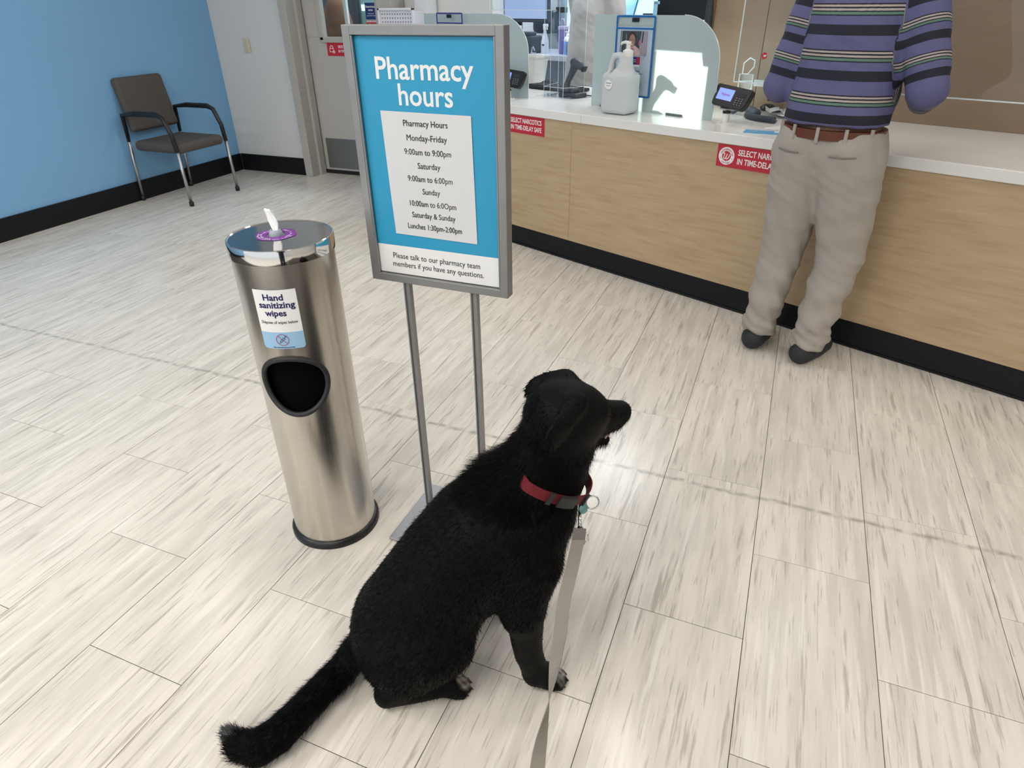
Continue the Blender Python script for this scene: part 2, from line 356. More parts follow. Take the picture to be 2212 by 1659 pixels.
# ------------------------------------------------------------ the room
TW,TL,U0=.29845,.60974,-.18245
cols=range(-13,12)
fl=MB(); fl.box((0,1.5,-.03),(16,15,.05)); floor=fl.done('floor',M['tile'],loc=(0,0,-.0035)); tag(floor,kind='structure')
jb=MB().box((-.66,1.92,-.004),(8.2,6.9,.004)).done('tile_adhesive',M['joint'],floor,loc=(0,0,.0035))
def tile_mesh():
    b=bmesh.new(); bmesh.ops.create_cube(b,size=1); bmesh.ops.scale(b,vec=(TW-.0016,TL-.0016,.004),verts=b.verts)
    bmesh.ops.translate(b,vec=(0,0,-.002),verts=b.verts)
    bmesh.ops.bevel(b,geom=[e for e in b.edges if all(v.co.z>-.001 for v in e.verts)],offset=.0006,segments=1,affect='EDGES')
    me=bpy.data.meshes.new('floor_tile'); b.to_mesh(me); b.free(); me.materials.append(M['tile']); return me
tm=tile_mesh(); rnd=random.Random(4); nt_=0
inv=cam.matrix_world.inverted()
def in_view(x,y,z=0,m=.12):
    v=inv@Vector((x,y,z))
    if v.z>-.05: return False
    X=1399.6*v.x/-v.z; Y=1399.6*v.y/-v.z
    return abs(X)<1106*(1+m) and abs(Y)<830*(1+m)
cand=[]
for i in range(-17,12):
    v0=1.79 if i%2==0 else 1.487
    for k in range(-7,9):
        x=U0+TW*(i+.5); y=v0+TL*(k-.5)
        if False or y<-.8 or x>3: continue
        if (Vector((x,y,0))-CA).dot(CB)>.36 and x>-2.2 : continue
        if any(in_view(x+a*TW,y+b*TL) for a in (-.5,0,.5) for b in (-.5,0,.5)): cand.append((x*x+y*y,x,y))
cand.sort()
print('TILES',len(cand))
for _,x,y in cand[:300]:
    o=bpy.data.objects.new('floor_tile',tm); COL.objects.link(o); o.parent=floor; o.location=(x,y,.0035+rnd.uniform(-.0002,.0002))
if len(cand)>300:
    V=[];F_=[]
    for _,x,y in cand[300:]:
        k=len(V); V+=[(x+a*(TW/2-.0008),y+b*(TL/2-.0008),.0035) for a,b in ((-1,-1),(1,-1),(1,1),(-1,1))]; V+=[(v[0],v[1],-.0005) for v in V[k:k+4]]
        F_+=[(k,k+1,k+2,k+3)]+[(k+j,k+4+j,k+4+(j+1)%4,k+(j+1)%4) for j in range(4)]
    mk('far_floor_tiles',V,F_,M['tile'],floor)['kind']='stuff'
def wall(name,c,d,m,rot=(0,0,0)): return tag(box(name,c,d,m,rot=rot),kind='structure')
H=3.0
wall('wall_left',(-4.81,1.1,H/2),(.10,7.78,H),M['blue'])
wall('wall_back_left',(-4.385,4.94,H/2),(.77,.10,H),M['wall'])
wall('wall_back_right',(-2.58,5.12,H/2),(.74,.14,H),M['wall'])
wall('trim_1',(-2.74,5.0,H/2),(.155,.06,H),mat('bright_white_paint',(.72,.73,.76),.5))
wall('wall_above_door',(-3.475,5.05,2.6),(1.04,.14,.8),M['wall'])
bb=wall('baseboard_back',(-4.37,4.885,.073),(.74,.012,.146),M['base']); 
wall('baseboard_left',(-4.752,1.1,.073),(.014,7.56,.146),M['base'])
# door frame (jambs stand proud and have a stop)
jf=empty('trim_2',(0,0,0),kind='structure')
for x0,x1,n in ((-4.0,-3.925,'jamb'),(-3.085,-2.955,'jamb')):
    b=MB(); b.box(((x0+x1)/2,4.98,1.06),(x1-x0,.26,2.12),.004); b.box((x1+.012 if n=='jamb' and x0<-3.5 else x0-.012,4.985,1.06),(.026,.07,2.12),.002)
    b.done(n,M['frame'],jf)
MB().box((-3.477,4.98,2.16),(1.046,.26,.08),.004).done('head_jamb',M['frame'],jf)
dr=empty('door_1',(-3.545,5.06,0),kind='structure')
b=MB()                                        # leaf built round the glazed opening
b.box((.0425,0,.56),(.815,.044,1.09),.002); b.box((-.275,0,1.53),(.18,.044,.85),.002); b.box((.392,0,1.53),(.116,.044,.85),.002); b.box((.0425,0,2.03),(.815,.044,.15),.002)
b.done('door_leaf',M['door'],dr)
b=MB()
for c,d in (((-.205,-.028,1.53),(.04,.02,.90)),((.350,-.028,1.53),(.022,.02,.90)),((.07,-.028,1.085),(.58,.02,.042)),((.07,-.028,1.985),(.58,.02,.04))): b.box(c,d,.004)
b.done('glazing_bead',M['frame'],dr)
box('pane',(.077,0,1.54),(.53,.006,.88),M['glass'],dr)
box('kick_plate',(.045,-.0245,.178),(.74,.003,.255),M['kick'],dr)
box('door_sweep',(.0425,-.005,.018),(.815,.05,.03),M['black'],dr)
def red_sign(w,h,parent_t,lines,logo,name,label,loc,rz,tilt=0,group=None):
    t=empty(name,loc,rz,label,'sign',group); t.rotation_euler=(0,tilt,rz)
    box('backing',(0,-.001,0),(w,.002,h),M['red'],t)
    return t
def lock_icon(t,x,y,s):
    b=MB(); P=[(x-.28*s+.56*s*k/1,-.0032,y-.35*s) for k in (0,1)]
    b.tube([(x-.3*s,-.003,y-.1*s),(x+.3*s,-.003,y-.1*s),(x+.3*s,-.003,y-.5*s),(x-.3*s,-.003,y-.5*s)],.05*s,6,closed=True)
    b.tube([(x+.2*s*math.cos(R(a)),-.003,y-.1*s+ .12*s+.22*s*math.sin(R(a))) for a in range(0,181,20)],.05*s,6)
    b.tube([(x-.2*s,-.003,y-.1*s),(x-.2*s,-.003,y+.03*s)],.05*s,6); b.tube([(x+.2*s,-.003,y-.1*s),(x+.2*s,-.003,y+.03*s)],.05*s,6)
    b.done('padlock_icon',M['white'],t)
    b=MB(); b.tube([(x+.32*s+.16*s*math.cos(R(a)),-.0036,y-.5*s+.16*s*math.sin(R(a))) for a in range(0,360,30)],.035*s,6,closed=True)
    b.tube([(x+.32*s,-.0036,y-.42*s),(x+.32*s,-.0036,y-.5*s),(x+.39*s,-.0036,y-.54*s)],.022*s,5); b.done('clock_icon',M['white'],t)
XR=(R(90),0,0)
t=red_sign(.30,.098,None,None,None,'narcotics_sign','small red padlock sign stuck on the grey door below its window',(-3.564,5.036,1.015),0)
lock_icon(t,-.105,.012,.062)
text('SELECT NARCOTICS',.027,M['white'],t,(.052,-.0022,.019),XR,.185,bold=.02); text('IN TIME-DELAY SAFE',.027,M['white'],t,(.052,-.0022,-.014),XR,.185,bold=.02)
t=empty('restricted_area_sign',(-3.262,5.050,1.288),0,'narrow navy sign with white lettering on the door glass','sign')
box('backing',(0,-.001,0),(.10,.002,.115),M['navyp'],t); text('Restricted',.022,M['white'],t,(0,-.0022,.03),XR,.085,bold=.02); text('area',.022,M['white'],t,(0,-.0022,.008),XR,.04,bold=.02)
text('Authorized',.012,M['white'],t,(0,-.0022,-.017),XR,.055); text('personnel only',.012,M['white'],t,(0,-.0022,-.031),XR,.075)
t=empty('fire_sign',(-3.262,5.050,1.190),0,'red and white FIRE sticker on the door glass under the navy sign','sign')
box('backing',(0,-.001,0),(.10,.002,.07),M['white'],t); 
b=MB()
for k in range(7): b.prism([(-.05+.0145*k,.024),(-.043+.0145*k,.024),(-.038+.0145*k,.035),(-.045+.0145*k,.035)],.0006,loc=(0,-.002,0),rot=Matrix.Rotation(R(90),4,'X'))
b.box((0,-.0022,-.006),(.1,.0006,.054)); b.done('red_print',M['red'],t); text('FIRE',.034,M['white'],t,(0,-.003,-.004),XR,.062,bold=.02); text('DOOR',.02,M['white'],t,(0,-.003,-.024),XR,.05,bold=.02)
# things seen through the door's window
box_=lambda *a,**k: box(*a,**k)
st=empty('drinks_cooler',(-3.84,6.16,0),0,'glass fronted cooler with bright shelf seen through the door window','cooler')
b=MB(); b.box((0,.3,.9),(.62,.5,1.8),.01); b.done('cabinet',mat('cooler_grey',(.35,.40,.42),.4),st)
box('glass_door',(0,.03,1.0),(.52,.03,1.5),mat('cooler_glass',(.30,.50,.48),.1),st); box('lit_shelf',(-.02,.01,1.30),(.44,.02,.05),mat('lit_shelf',(.8,.95,1),.4,emit=(.75,.93,1),es=.9),st)
box('upright',(-.30,.0,.95),(.035,.05,1.75),mat('dark_bronze_metal',(.05,.055,.07),.4),st); box('handle',(.12,-.01,1.2),(.012,.02,.5),mat('cooler_green',(.15,.35,.2),.4),st)
tag(box('white_post',(-3.775,5.46,1.0),(.032,.032,2.0),mat('post_paint',(.72,.74,.76),.4),bev=.004),'slim white upright post behind the door window','post')
g=MB(); prof=[(0,0),(.13,0),(.16,.08),(.15,.22),(.11,.34),(.06,.40),(0,.41)]
g.lathe(prof,18,sx=1,sy=.6); tag(g.done('brown_bag',mat('brown_suede',(.20,.10,.055),.8,var=.45,vs=14,bump=.6,bs=25),smooth=True,loc=(-4.06,5.72,.98)),'brown bag standing on dark shelf behind the door window','bag')
tag(box('dark_shelf_unit',(-4.15,5.80,.485),(.66,.44,.97),mat('charcoal_board',(.035,.038,.045),.6),bev=.006),'charcoal shelf unit seen low behind the door window','shelf')
tag(box('dark_backdrop_locker',(-4.7,6.5,1.0),(.9,.4,2.0),mat('locker_grey',(.085,.095,.10),.5),bev=.006),'tall dark locker at the back beyond the door window','locker')
# white perforated board and light switch
pg=empty('perforated_board',(-2.877,4.80,1.066),0,'white perforated metal board beside the grey door frame','board')
b=MB(); b.box((0,0,0),(.300,.018,.49),.004); b.box((.04,.128,0),(.20,.238,.44),.004); b.done('board',mat('board_white',(.68,.68,.74),.4),pg)
fr=MB(); 
for c,d in (((0,-.014,.237),(.304,.022,.016)),((-.144,-.014,0),(.016,.022,.49)),((.144,-.014,0),(.016,.022,.49)),((0,-.014,-.237),(.304,.022,.016))): fr.box(c,d,.002)
fr.done('rim',mat('rim_white',(.74,.74,.80),.35),pg)
b=MB()
for i in range(12):
    for j in range(17): b.lathe([(0,0),(.0042,0),(.0042,.0008),(0,.0008)],8,(-.121+.0220*i,-.0092,.205-.0255*j),(R(90),0,0))
o=b.done('punched_holes',mat('hole_dark',(.05,.05,.08),.8),pg); o['kind']='stuff'
sw=empty('light_switch',(-4.42,4.886,1.045),0,'beige light switch plate on the white wall left of door','switch')
beige=mat('ivory_plastic',(.62,.58,.42),.4)
MB().box((0,-.003,0),(.068,.006,.113),.0025).done('cover_plate',beige,sw,True,sharp=40)
MB().box((0,-.009,.0),(.010,.014,.024),.002,rot=(R(25),0,0)).done('toggle',beige,sw)
for z in (.038,-.038): MB().cyl((0,-.006,z),(0,-.0072,z),.0035,n=10).done('screw',M['lgrey'],sw)

# chair by the blue wall
ch=empty('waiting_chair',(-4.46,3.98,0),0,'grey cushioned chair with metal legs and black arms by the blue wall','chair')
fab=mat('taupe_upholstery',(.085,.075,.068),.8,var=.15,vs=60,bump=.4,bs=300)
def pad(w,d,h,bev): return MB().box((0,0,0),(w,d,h),bev,seg=5)
pad(.46,.47,.075,.034).done('seat',fab,ch,True,loc=(0.0,0,.415)); pad(.06,.44,.38,.028).done('backrest',fab,ch,True,loc=(-.25,0,.70),rot=(0,R(-10),0))
mleg=steel_mat('chair_metal',(.42,.41,.41),.25,.4)
for sx,sy in ((1,1),(1,-1),(-1,1),(-1,-1)):
    x=.225 if sx>0 else -.225; dx=.01 if sx>0 else -.05
    b=MB(); b.tube([(x+dx,sy*.25,.03),(x-(0 if sx>0 else .02),sy*.25,.40 if sx>0 else .47)],.0125,12); lg=b.done('leg',mleg,ch,True)
    MB().lathe([(0,0),(.017,0),(.0175,.03),(.012,.036),(0,.036)],14).done('foot_cap',M['black'],lg,True,loc=(x+dx,sy*.25,0))
for sy in (1,-1):
    b=MB(); b.tube([(.225,sy*.25,.40),(.215,sy*.25,.52),(.165,sy*.25,.635),(.11,sy*.25,.655),(-.10,sy*.25,.655),(-.235,sy*.25,.64),(-.245,sy*.25,.45)],[.016,.016,.017,.02,.02,.017,.013],10); b.done('armrest',M['black'],ch,True)

# ------------------------------------------------------------ the pharmacy counter
CZ=(0,0,CANG)
cb=empty('service_counter',cw(0,0),CANG,'long maple laminate counter front with black kickboard under the white top','counter')
edges=[-1.2,-.74,.478,1.697,2.916,4.0]
for a,b_ in zip(edges[:-1],edges[1:]):
    box('laminate_panel',((a+b_)/2,.012,.449),(b_-a-.0015,.024,.662),M['wood'],cb,bev=.0008)
box('kickboard',(1.4,.012,.059),(5.2,.026,.118),M['base'],cb); 
MB().tube([(-1.2,-.004,.006),(4,-.004,.006)],.005,6).done('floor_bead',M['base'],cb)
box('carcass',(1.53,.47,.39),(4.9,.88,.77),mat('carcass_grey',(.25,.26,.28),.6),cb); box('end_panel',(-1.19,.40,.39),(.02,.76,.78),M['wood'],cb)
wt=empty('worktop',cw(0,0,.7805),CANG,'white solid surface worktop running along the pharmacy counter','worktop')
for a,b_,d_ in ((-1.21,-.96,.80),(-.959,.548,1.0),(.5495,2.6,1.0),(2.6015,4.0,1.0)): box('slab',((a+b_)/2,d_/2-.013,.0225),(b_-a,d_,.0445),M['top'],wt,bev=.003)
ZT=.8252
def sitem(name,along,depth,rz,label,cat,z=ZT,group=None): return empty(name,cw(along,depth,z),CANG+rz,label,cat,group)
def brand_badge(t,x,z,r):
    b=MB(); b.lathe([(0,0),(r,0),(r,.0006),(0,.0006)],40,(x,-.0022,z),(R(90),0,0)); b.done('white_ring',M['white'],t)
    b=MB(); b.lathe([(0,0),(r*.56,0),(r*.56,.0006),(0,.0006)],36,(x,-.0029,z),(R(90),0,0)); b.done('red_disc',M['red'],t)
    s=r*.44; P=[(-.95,.55),(-.7,.72),(-.55,.6),(-.62,.1),(-.75,-.5),(-.5,-.78),(-.15,-.45),(.1,.2),(.22,.62),(.1,.1),(-.02,-.45),(.12,-.8),(.5,-.55),(.85,.05),(.92,.6)]
    Q=[]; 
    for k in range(len(P)-1):
        p0=P[max(k-1,0)];p1=P[k];p2=P[k+1];p3=P[min(k+2,len(P)-1)]
        for j in range(5):
            u=j/5; Q.append(tuple(.5*((2*p1[a])+(-p0[a]+p2[a])*u+(2*p0[a]-5*p1[a]+4*p2[a]-p3[a])*u*u+(-p0[a]+3*p1[a]-3*p2[a]+p3[a])*u**3) for a in (0,1)))
    MB().tube([(x+s*a,-.0036,z+s*c) for a,c in Q],.13*s,6).done('script_letter',M['white'],t)
    for word,a0,fl_ in (('safety',128,1),('security',52,1),('savings',270,-1)):
        n=len(word)
        for k,chh in enumerate(word):
            a=R(a0-fl_*(k-(n-1)/2)*11.5); me=text_mesh(chh,r*.36,bold=.01); me.materials.clear()
            link('lettering',me,M['magenta'],t,loc=(x+r*.78*math.cos(a),-.0030,z+r*.78*math.sin(a)),rot=(R(90),-(a-R(90)) if fl_>0 else -(a+R(90)),0))
    for a in (92,200,-20): MB().lathe([(0,0),(r*.05,0),(r*.05,.0005),(0,.0005)],8,(x+r*.78*math.cos(R(a)),-.0030,z+r*.78*math.sin(R(a))),(R(90),0,0)).done('dot',M['magenta'],t)
for al,lab in ((1.549,'red narcotics notice on counter front beside the trousers of the striped-shirt customer'),(.092,'red narcotics notice on counter front, half hidden by the pharmacy hours sign')):
    t=empty('narcotics_sign',cw(al,-.001,.7275),CANG,lab,'sign','red notices on the counter front')
    box('backing',(0,-.001,0),(.37,.002,.097),M['red'],t); brand_badge(t,-.137,0,.039)
    text('SELECT NARCOTICS',.036,M['white'],t,(.041,-.0023,.020),XR,.245,bold=.02); text('IN TIME-DELAY SAFE',.036,M['white'],t,(.041,-.0023,-.018),XR,.245,bold=.02)

# frosted privacy screens on the counter
def screen(al,dep,w,rz,lab):
    t=sitem('privacy_screen',al,dep,rz,lab,'screen',group='frosted screens on the counter')
    P=rr(w,.455,0.0); P=[(w,0),(0,0),(0,.456),(w*.72,.456)]+[(w*.72+w*.28*math.sin(R(a)),.456-.20+.20*math.cos(R(a))) for a in range(6,91,6)]+[(w+.005,.13)]
    b=MB(); b.prism(P,.005,rot=Matrix.Rotation(R(90),4,'X'),bev=0); b.done('panel',M['frost'],t)
    for x in (.12,w*.72): b=MB(); b.box((x,0,.006),(.10,.03,.012),.003); b.done('foot_clip',mat('clip_grey',(.12,.14,.16),.4),t)
    E_=[(w*.72,.457)]+[(w*.72+w*.28*math.sin(R(a)),.457-.20+.20*math.cos(R(a))) for a in range(6,91,6)]+[(w+.004,.13),(w,0.004)]
    MB().tube([(x,-.0025,z) for x,z in E_],.0022,5).done('polished_edge',M['edge'],t)
    return t
sc1=screen(.37,.30,.80,R(-3),'frosted screen standing between the plastic jug and the right card terminal')
sc2=screen(-1.10,.285,.98,0,'frosted screen behind the pharmacy hours sign with purple edged sleeve on it')
def sleeve(along,dep,rz,w,h,z,m,lab,name='poster_sleeve'):
    t=empty(name,cw(along,dep,z),CANG+rz,lab,'poster')
    b=MB(); e=.009
    for c,d in (((0,0,h/2),(w,.004,e)),((0,0,-h/2),(w,.004,e)),((-w/2,0,0),(e,.004,h)),((w/2,0,0),(e,.004,h)),((0,0,h/2-.055),(w,.004,.008))): b.box(c,d,.001)
    b.done('binding',m,t)
    b=MB(); b.box((0,-.002,h/2-.016),(.042,.010,.020),.003); b.done('clip',M['black'],t)
    b=MB(); b.tube([(-w/2+.025+.006*math.cos(R(a)),-.003,h/2-.03+.008*math.sin(R(a))) for a in range(0,360,30)],.0015,6,closed=True); b.done('eyelet',M['lgrey'],t)
    return t
bl=mat('royal_blue_binding',(.01,.13,.42),.4); pu=mat('purple_binding',(.06,.045,.25),.4)
po=sleeve(.655,.272,R(-3),.245,.375,ZT+.262,bl,'blue edged poster sleeve with smiling woman photo hung on the frosted screen')
box('sheet',(0,.001,-.022),(.228,.002,.326),mat('poster_pale_blue',(.42,.52,.62),.4),po)
# printed photograph: flat picture made of flat shapes
Xr=Matrix.Rotation(R(90),4,'X')
def flat(name,poly,m,par,y): 
    o=MB().prism(poly,.0004,rot=Xr,loc=(0,y,0)).done(name,m,par); return o
def ellp(cx_,cz,rx,rz_,n=20,a0=0,a1=360): return [(cx_+rx*math.cos(R(a0+(a1-a0)*i/n)),cz+rz_*math.sin(R(a0+(a1-a0)*i/n))) for i in range(n if a1-a0==360 else n+1)]
po_=empty('tmp',(0,0,0)); bpy.data.objects.remove(po_); n_before=set(po.children)
pic=flat('photo_print',[(-.092,-.03),(.085,-.03),(.085,.083),(-.092,.083)],mat('photo_dark_green',(.05,.065,.07),.4),po,-.0006)
def pf(poly,col,y,nm='photo_detail'): return flat(nm,poly,mat('print_tint',col,.45),pic,y)
pf([(.03,-.03),(.085,-.03),(.085,.083),(.045,.083)],(.33,.30,.36),-.0010); pf([(.048,.03),(.056,.03),(.06,.083),(.052,.083)],(.04,.045,.07),-.0014); pf([(-.088,-.03),(-.083,-.03),(-.082,.083),(-.087,.083)],(.35,.37,.38),-.0010)
pf([(-.056,-.03),(-.053,-.03),(-.053,.07),(-.056,.07)],(.28,.31,.33),-.0010)
pf(ellp(-.014,.052,.026,.031),(.05,.03,.028),-.0014); pf([(-.058,-.03),(-.052,.0),(-.03,.016),(.006,.016),(.03,.004),(.042,-.012),(.043,-.03)],(.62,.42,.42),-.0014)
pf([(-.028,-.03),(-.02,.005),(.0,.005),(.008,-.03)],(.32,.18,.15),-.0018); pf(ellp(-.013,.038,.0205,.030),(.34,.19,.15),-.0022)
pf(ellp(-.013,.0225,.0085,.0045,14,180,360),(.75,.66,.62),-.0026,'smile'); pf(ellp(-.013,.034,.004,.005,12),(.42,.25,.20),-.0026,'nose')
for x in (-.0205,-.0055): pf(ellp(x,.0435,.0032,.0018,10),(.03,.02,.02),-.0026,'eye'); 
pf([(.03,.018),(.046,.023),(.034,.045)],(.5,.12,.2),-.0018)
b=MB(); b.tube([(.052+.026*math.cos(R(a)),-.0012,-.012+.038*math.sin(R(a))) for a in range(-70,80,10)],.0006,5); b.done('red_arc',M['magenta'],po)
flat('card_print',[(-.012,-.073),(.046,-.073),(.046,-.036),(-.012,-.036)],mat('card_navy',(.03,.03,.18),.4),po,-.0008); flat('card_accent',[(.026,-.071),(.045,-.071),(.045,-.038),(.026,-.038)],M['red'],po,-.0012)
flat('card_footer',[(-.012,-.083),(.046,-.083),(.046,-.073),(-.012,-.073)],M['white'],po,-.0008)
text('Prescription',.008,M['white'],po,(.006,-.0016,-.050),XR,.030); text('Savings Club',.008,M['white'],po,(.006,-.0016,-.059),XR,.030)
text('Join today',.009,M['navy'],po,(.036,-.0008,-.103),XR,.028); text('Ask us to get started',.007,M['navy'],po,(.045,-.0008,-.115),XR,.046)
for z in (-.142,-.150): text('Save on prescription drugs',.007,M['navy'],po,(.0,-.0008,z),XR,.055)
for z in (-.166,-.180): flat('grey_bar',rr(.085,.008,.0035,3,.02,z),mat('bar_grey',(.22,.27,.33),.5),po,-.0008)
for o_ in set(po.children)-n_before: o_.location.z+=.038
pu_s=sleeve(-.795,.245,0,.25,.375,ZT+.27,pu,'purple edged empty document sleeve on the left frosted screen')
box('sheet',(0,.001,-.03),(.235,.002,.31),M['hazy'],pu_s)

# plastic jug with pump
jg=sitem('sanitizer_jug',.672,.155,R(4),'translucent plastic gallon jug with handle and white pump before the frosted screen','jug')
def sdf_obj(g,name,m,parent=None,colfn=None,smooth=True,loc=(0,0,0),rot=(0,0,0),relax=1):
    P,F,N=g.mesh()
    for _ in range(relax):
        E=np.concatenate([F[:,[0,1]],F[:,[1,2]],F[:,[2,3]],F[:,[3,0]]]); S=np.zeros_like(P); c=np.zeros(len(P)); np.add.at(S,E[:,0],P[E[:,1]]); np.add.at(S,E[:,1],P[E[:,0]]); np.add.at(c,E[:,0],1); np.add.at(c,E[:,1],1)
        P=P*.5+.5*S/np.maximum(c,1)[:,None]
    me=bpy.data.meshes.new(name); me.vertices.add(len(P)); me.vertices.foreach_set('co',P.astype(np.float32).ravel()); me.loops.add(F.size); me.loops.foreach_set('vertex_index',F.ravel().astype(np.int32))
    me.polygons.add(len(F)); me.polygons.foreach_set('loop_start',np.arange(0,F.size,4,dtype=np.int32)); me.update(calc_edges=True); me.validate()
    if colfn is not None:
        c=colfn(P,N); ca=me.color_attributes.new('tint','FLOAT_COLOR','POINT'); ca.data.foreach_set('color',np.concatenate([c,np.ones((len(c),1))],1).astype(np.float32).ravel())
    return link(name,me,m,parent,smooth,loc,rot),P,F,N
g=SDF((-.11,-.09,-.01),(.11,.09,.34),.004)
def rbox(g,c,h,r,k=.01,op='add'):
    c=np.array(c,float);h=np.array(h,float);m=h.max()+r+k+.01
    sl,(X,Y,Z)=g._sub(c-h-r-k-.01,c+h+r+k+.01)
    qx,qy,qz=abs(X-c[0])-h[0],abs(Y-c[1])-h[1],abs(Z-c[2])-h[2]
    d=np.sqrt(np.maximum(qx,0)**2+np.maximum(qy,0)**2+np.maximum(qz,0)**2)+np.minimum(np.maximum(np.maximum(qx,qy),qz),0)-r
    g._mix(sl,d.astype(np.float32),k,op)
rbox(g,(0,0,.100),(.060,.043,.074),.024)
g.chain([(.0,0,.172,.064),(.016,0,.212,.044),(.030,0,.262,.025)],.03); g.chain([(-.058,0,.165,.024),(-.064,0,.22,.015),(-.046,0,.272,.0145),(-.012,0,.276,.015),(.020,0,.255,.018)],.012)
g.cone((-.036,-.09,.208),(-.036,.09,.208),.014,.014,.006,'sub'); g.cone((-.026,-.09,.236),(-.026,.09,.236),.020,.020,.006,'sub')
jugm=mat('milky_plastic',(.80,.83,.85),.30,trans=.30,spec=.4,ior=1.25)
sdf_obj(g,'bottle',jugm,jg)
b=MB(); b.lathe([(0,.236),(.026,.236),(.027,.243),(.027,.262),(.016,.268),(.011,.27),(.011,.292),(.014,.293),(.014,.303),(0,.304)],24,(.032,0,0)); b.tube([(.032,0,.298),(.01,0,.300),(-.008,0,.296),(-.012,0,.288)],[.008,.007,.006,.005],8); b.done('pump',M['whitepl'],jg,True,sharp=40,loc=(0,0,.038))
b=MB(); b.lathe([(0,0),(.023,0),(.023,.0008),(0,.0008)],28,(-.028,-.0735,.145),(R(90),0,0)); lb=b.done('round_label',M['white'],jg)
text('HAND SANITIZER',.006,M['ink'],lb,(-.028,-.0748,.152),XR,.032); text('70% alcohol',.005,M['ink'],lb,(-.028,-.0748,.140),XR,.024)

# card terminals on swivel stands
def terminal(al,dep,rz,lab,tilt,stand_h):
    t=sitem('card_terminal',al,dep,rz,lab,'card terminal',group='card terminals on the counter')
    b=MB(); b.lathe([(0,0),(.042,0),(.042,.003),(.018,.005),(.018,.045),(0,.045)],28); b.done('stand_base',M['whitepl'],t,True,sharp=30)
    b=MB(); [b.cyl((.03*math.cos(R(a)),.03*math.sin(R(a)),.003),(.03*math.cos(R(a)),.03*math.sin(R(a)),.006),.004,n=8) for a in (20,160,270)]; b.done('bolt',M['lgrey'],t)
    b=MB(); b.cyl((0,0,.045),(0,0,.056),.019); b.tube([(0,.004,.05),(.002,.01,.075),(-.004,.012,.09)],.003,6); b.done('swivel',M['black'],t,True,sharp=30)
    b=MB(); b.box((0,.012,.062),(.085,.03,.006),.001); b.box((-.04,.012,.075),(.004,.03,.03),.001); b.box((.04,.012,.075),(.004,.03,.03),.001); b.done('bracket',M['lgrey'],t)
    hd=empty('terminal_head',(0,.0,.112),0); hd.parent=t; hd.rotation_euler=(R(tilt),R(0),0); hd['label']='black slanted terminal body'
    bpy.data.objects.remove(hd)
    T=Matrix.Translation((0.01,0,.118))@Matrix.Rotation(R(tilt),4,'X')@Matrix.Rotation(R(5),4,'Y')
    def put(o): o.matrix_local=T; return o
    P=[(-.105,.045),(-.10,.05),(.098,.05),(.105,.043),(.10,-.02),(.086,-.044),(.078,-.048),(-.088,-.048),(-.096,-.04)]
    b=MB(); b.prism(P,.030,rot=Matrix.Rotation(R(90),4,'X'),loc=(0,.03,0),bev=.003); body=put(b.done('housing',M['black'],t,True,sharp=30)); 
    o=MB().box((-.035,-.0008,.006),(.092,.002,.052),.0006).done('screen',mat('lit_terminal_screen',(.10,.16,.5),.2,emit=(.24,.36,.95),es=.42),body)
    text('Walgreens',.017,M['magenta'],body,(-.033,-.0022,.006),XR,.055,shear=.3); 
    MB().box((.054,.0,.018),(.052,.003,.020),.001).done('receipt_window',M['blackm'],body)
    for r_ in range(4):
        for c_ in range(3): MB().box((.038+.016*c_,-.0012,.0-.0095*r_),(.011,.003,.0062),.0012).done('key',mat('key_grey',(.05,.05,.055),.4) if 'key_grey' not in bpy.data.materials else bpy.data.materials['key_grey'],body); 
    b=MB(); 
    for r_ in range(4):
        for c_ in range(3): b.box((.038+.016*c_,-.0029,.0-.0095*r_),(.006,.0005,.0018))
    b.done('key_print',M['lgrey'],body)
    return t
terminal(1.255,.235,R(-9),'right card terminal with lit blue screen on white stand before frosted screen',-24,.05)
terminal(-.205,.19,R(8),'left card terminal half hidden behind the pharmacy hours sign',-20,.05)
cbm=mat('rubber_cable',(.02,.02,.022),.5)
# handset and coiled cord
hs=sitem('phone_handset',1.215,.50,R(-20),'grey telephone handset with coiled cord lying beside the right card terminal','telephone')
g=SDF((-.13,-.04,-.005),(.13,.04,.06),.004); g.chain([(-.085,0,.022,.020),(-.04,0,.036,.014),(.04,0,.036,.014),(.085,0,.022,.020)],.012); sdf_obj(g,'handset',M['grey'],hs)
b=MB(); P=[]
for i in range(260):
    u=i/259; a=u*2*math.pi*30; c0=Vector((.06+.20*u,-.045-.02*math.sin(u*3),.016+.0*u)); P.append(c0+Vector((.0,.013*math.cos(a),.013*math.sin(a))))
b.tube(P,.0028,5); b.done('coiled_cord',M['grey'],hs,True)
ms=sitem('computer_mouse',1.225,.735,R(30),'black computer mouse on the counter behind the right card terminal','mouse')
g=SDF((-.05,-.04,-.005),(.05,.04,.05),.0035); g.ell((0,0,.014),(.040,.027,.022),None,.01); g.plane_cut(.0); sdf_obj(g,'shell',mat('gloss_black',(.015,.015,.014),.15,coat=.6),ms)
MB().tube([(.036,0,.008),(.06,.01,.004),(.1,.06,.004),(.16,.05,.004)],.0018,6).done('cable',cbm,ms)
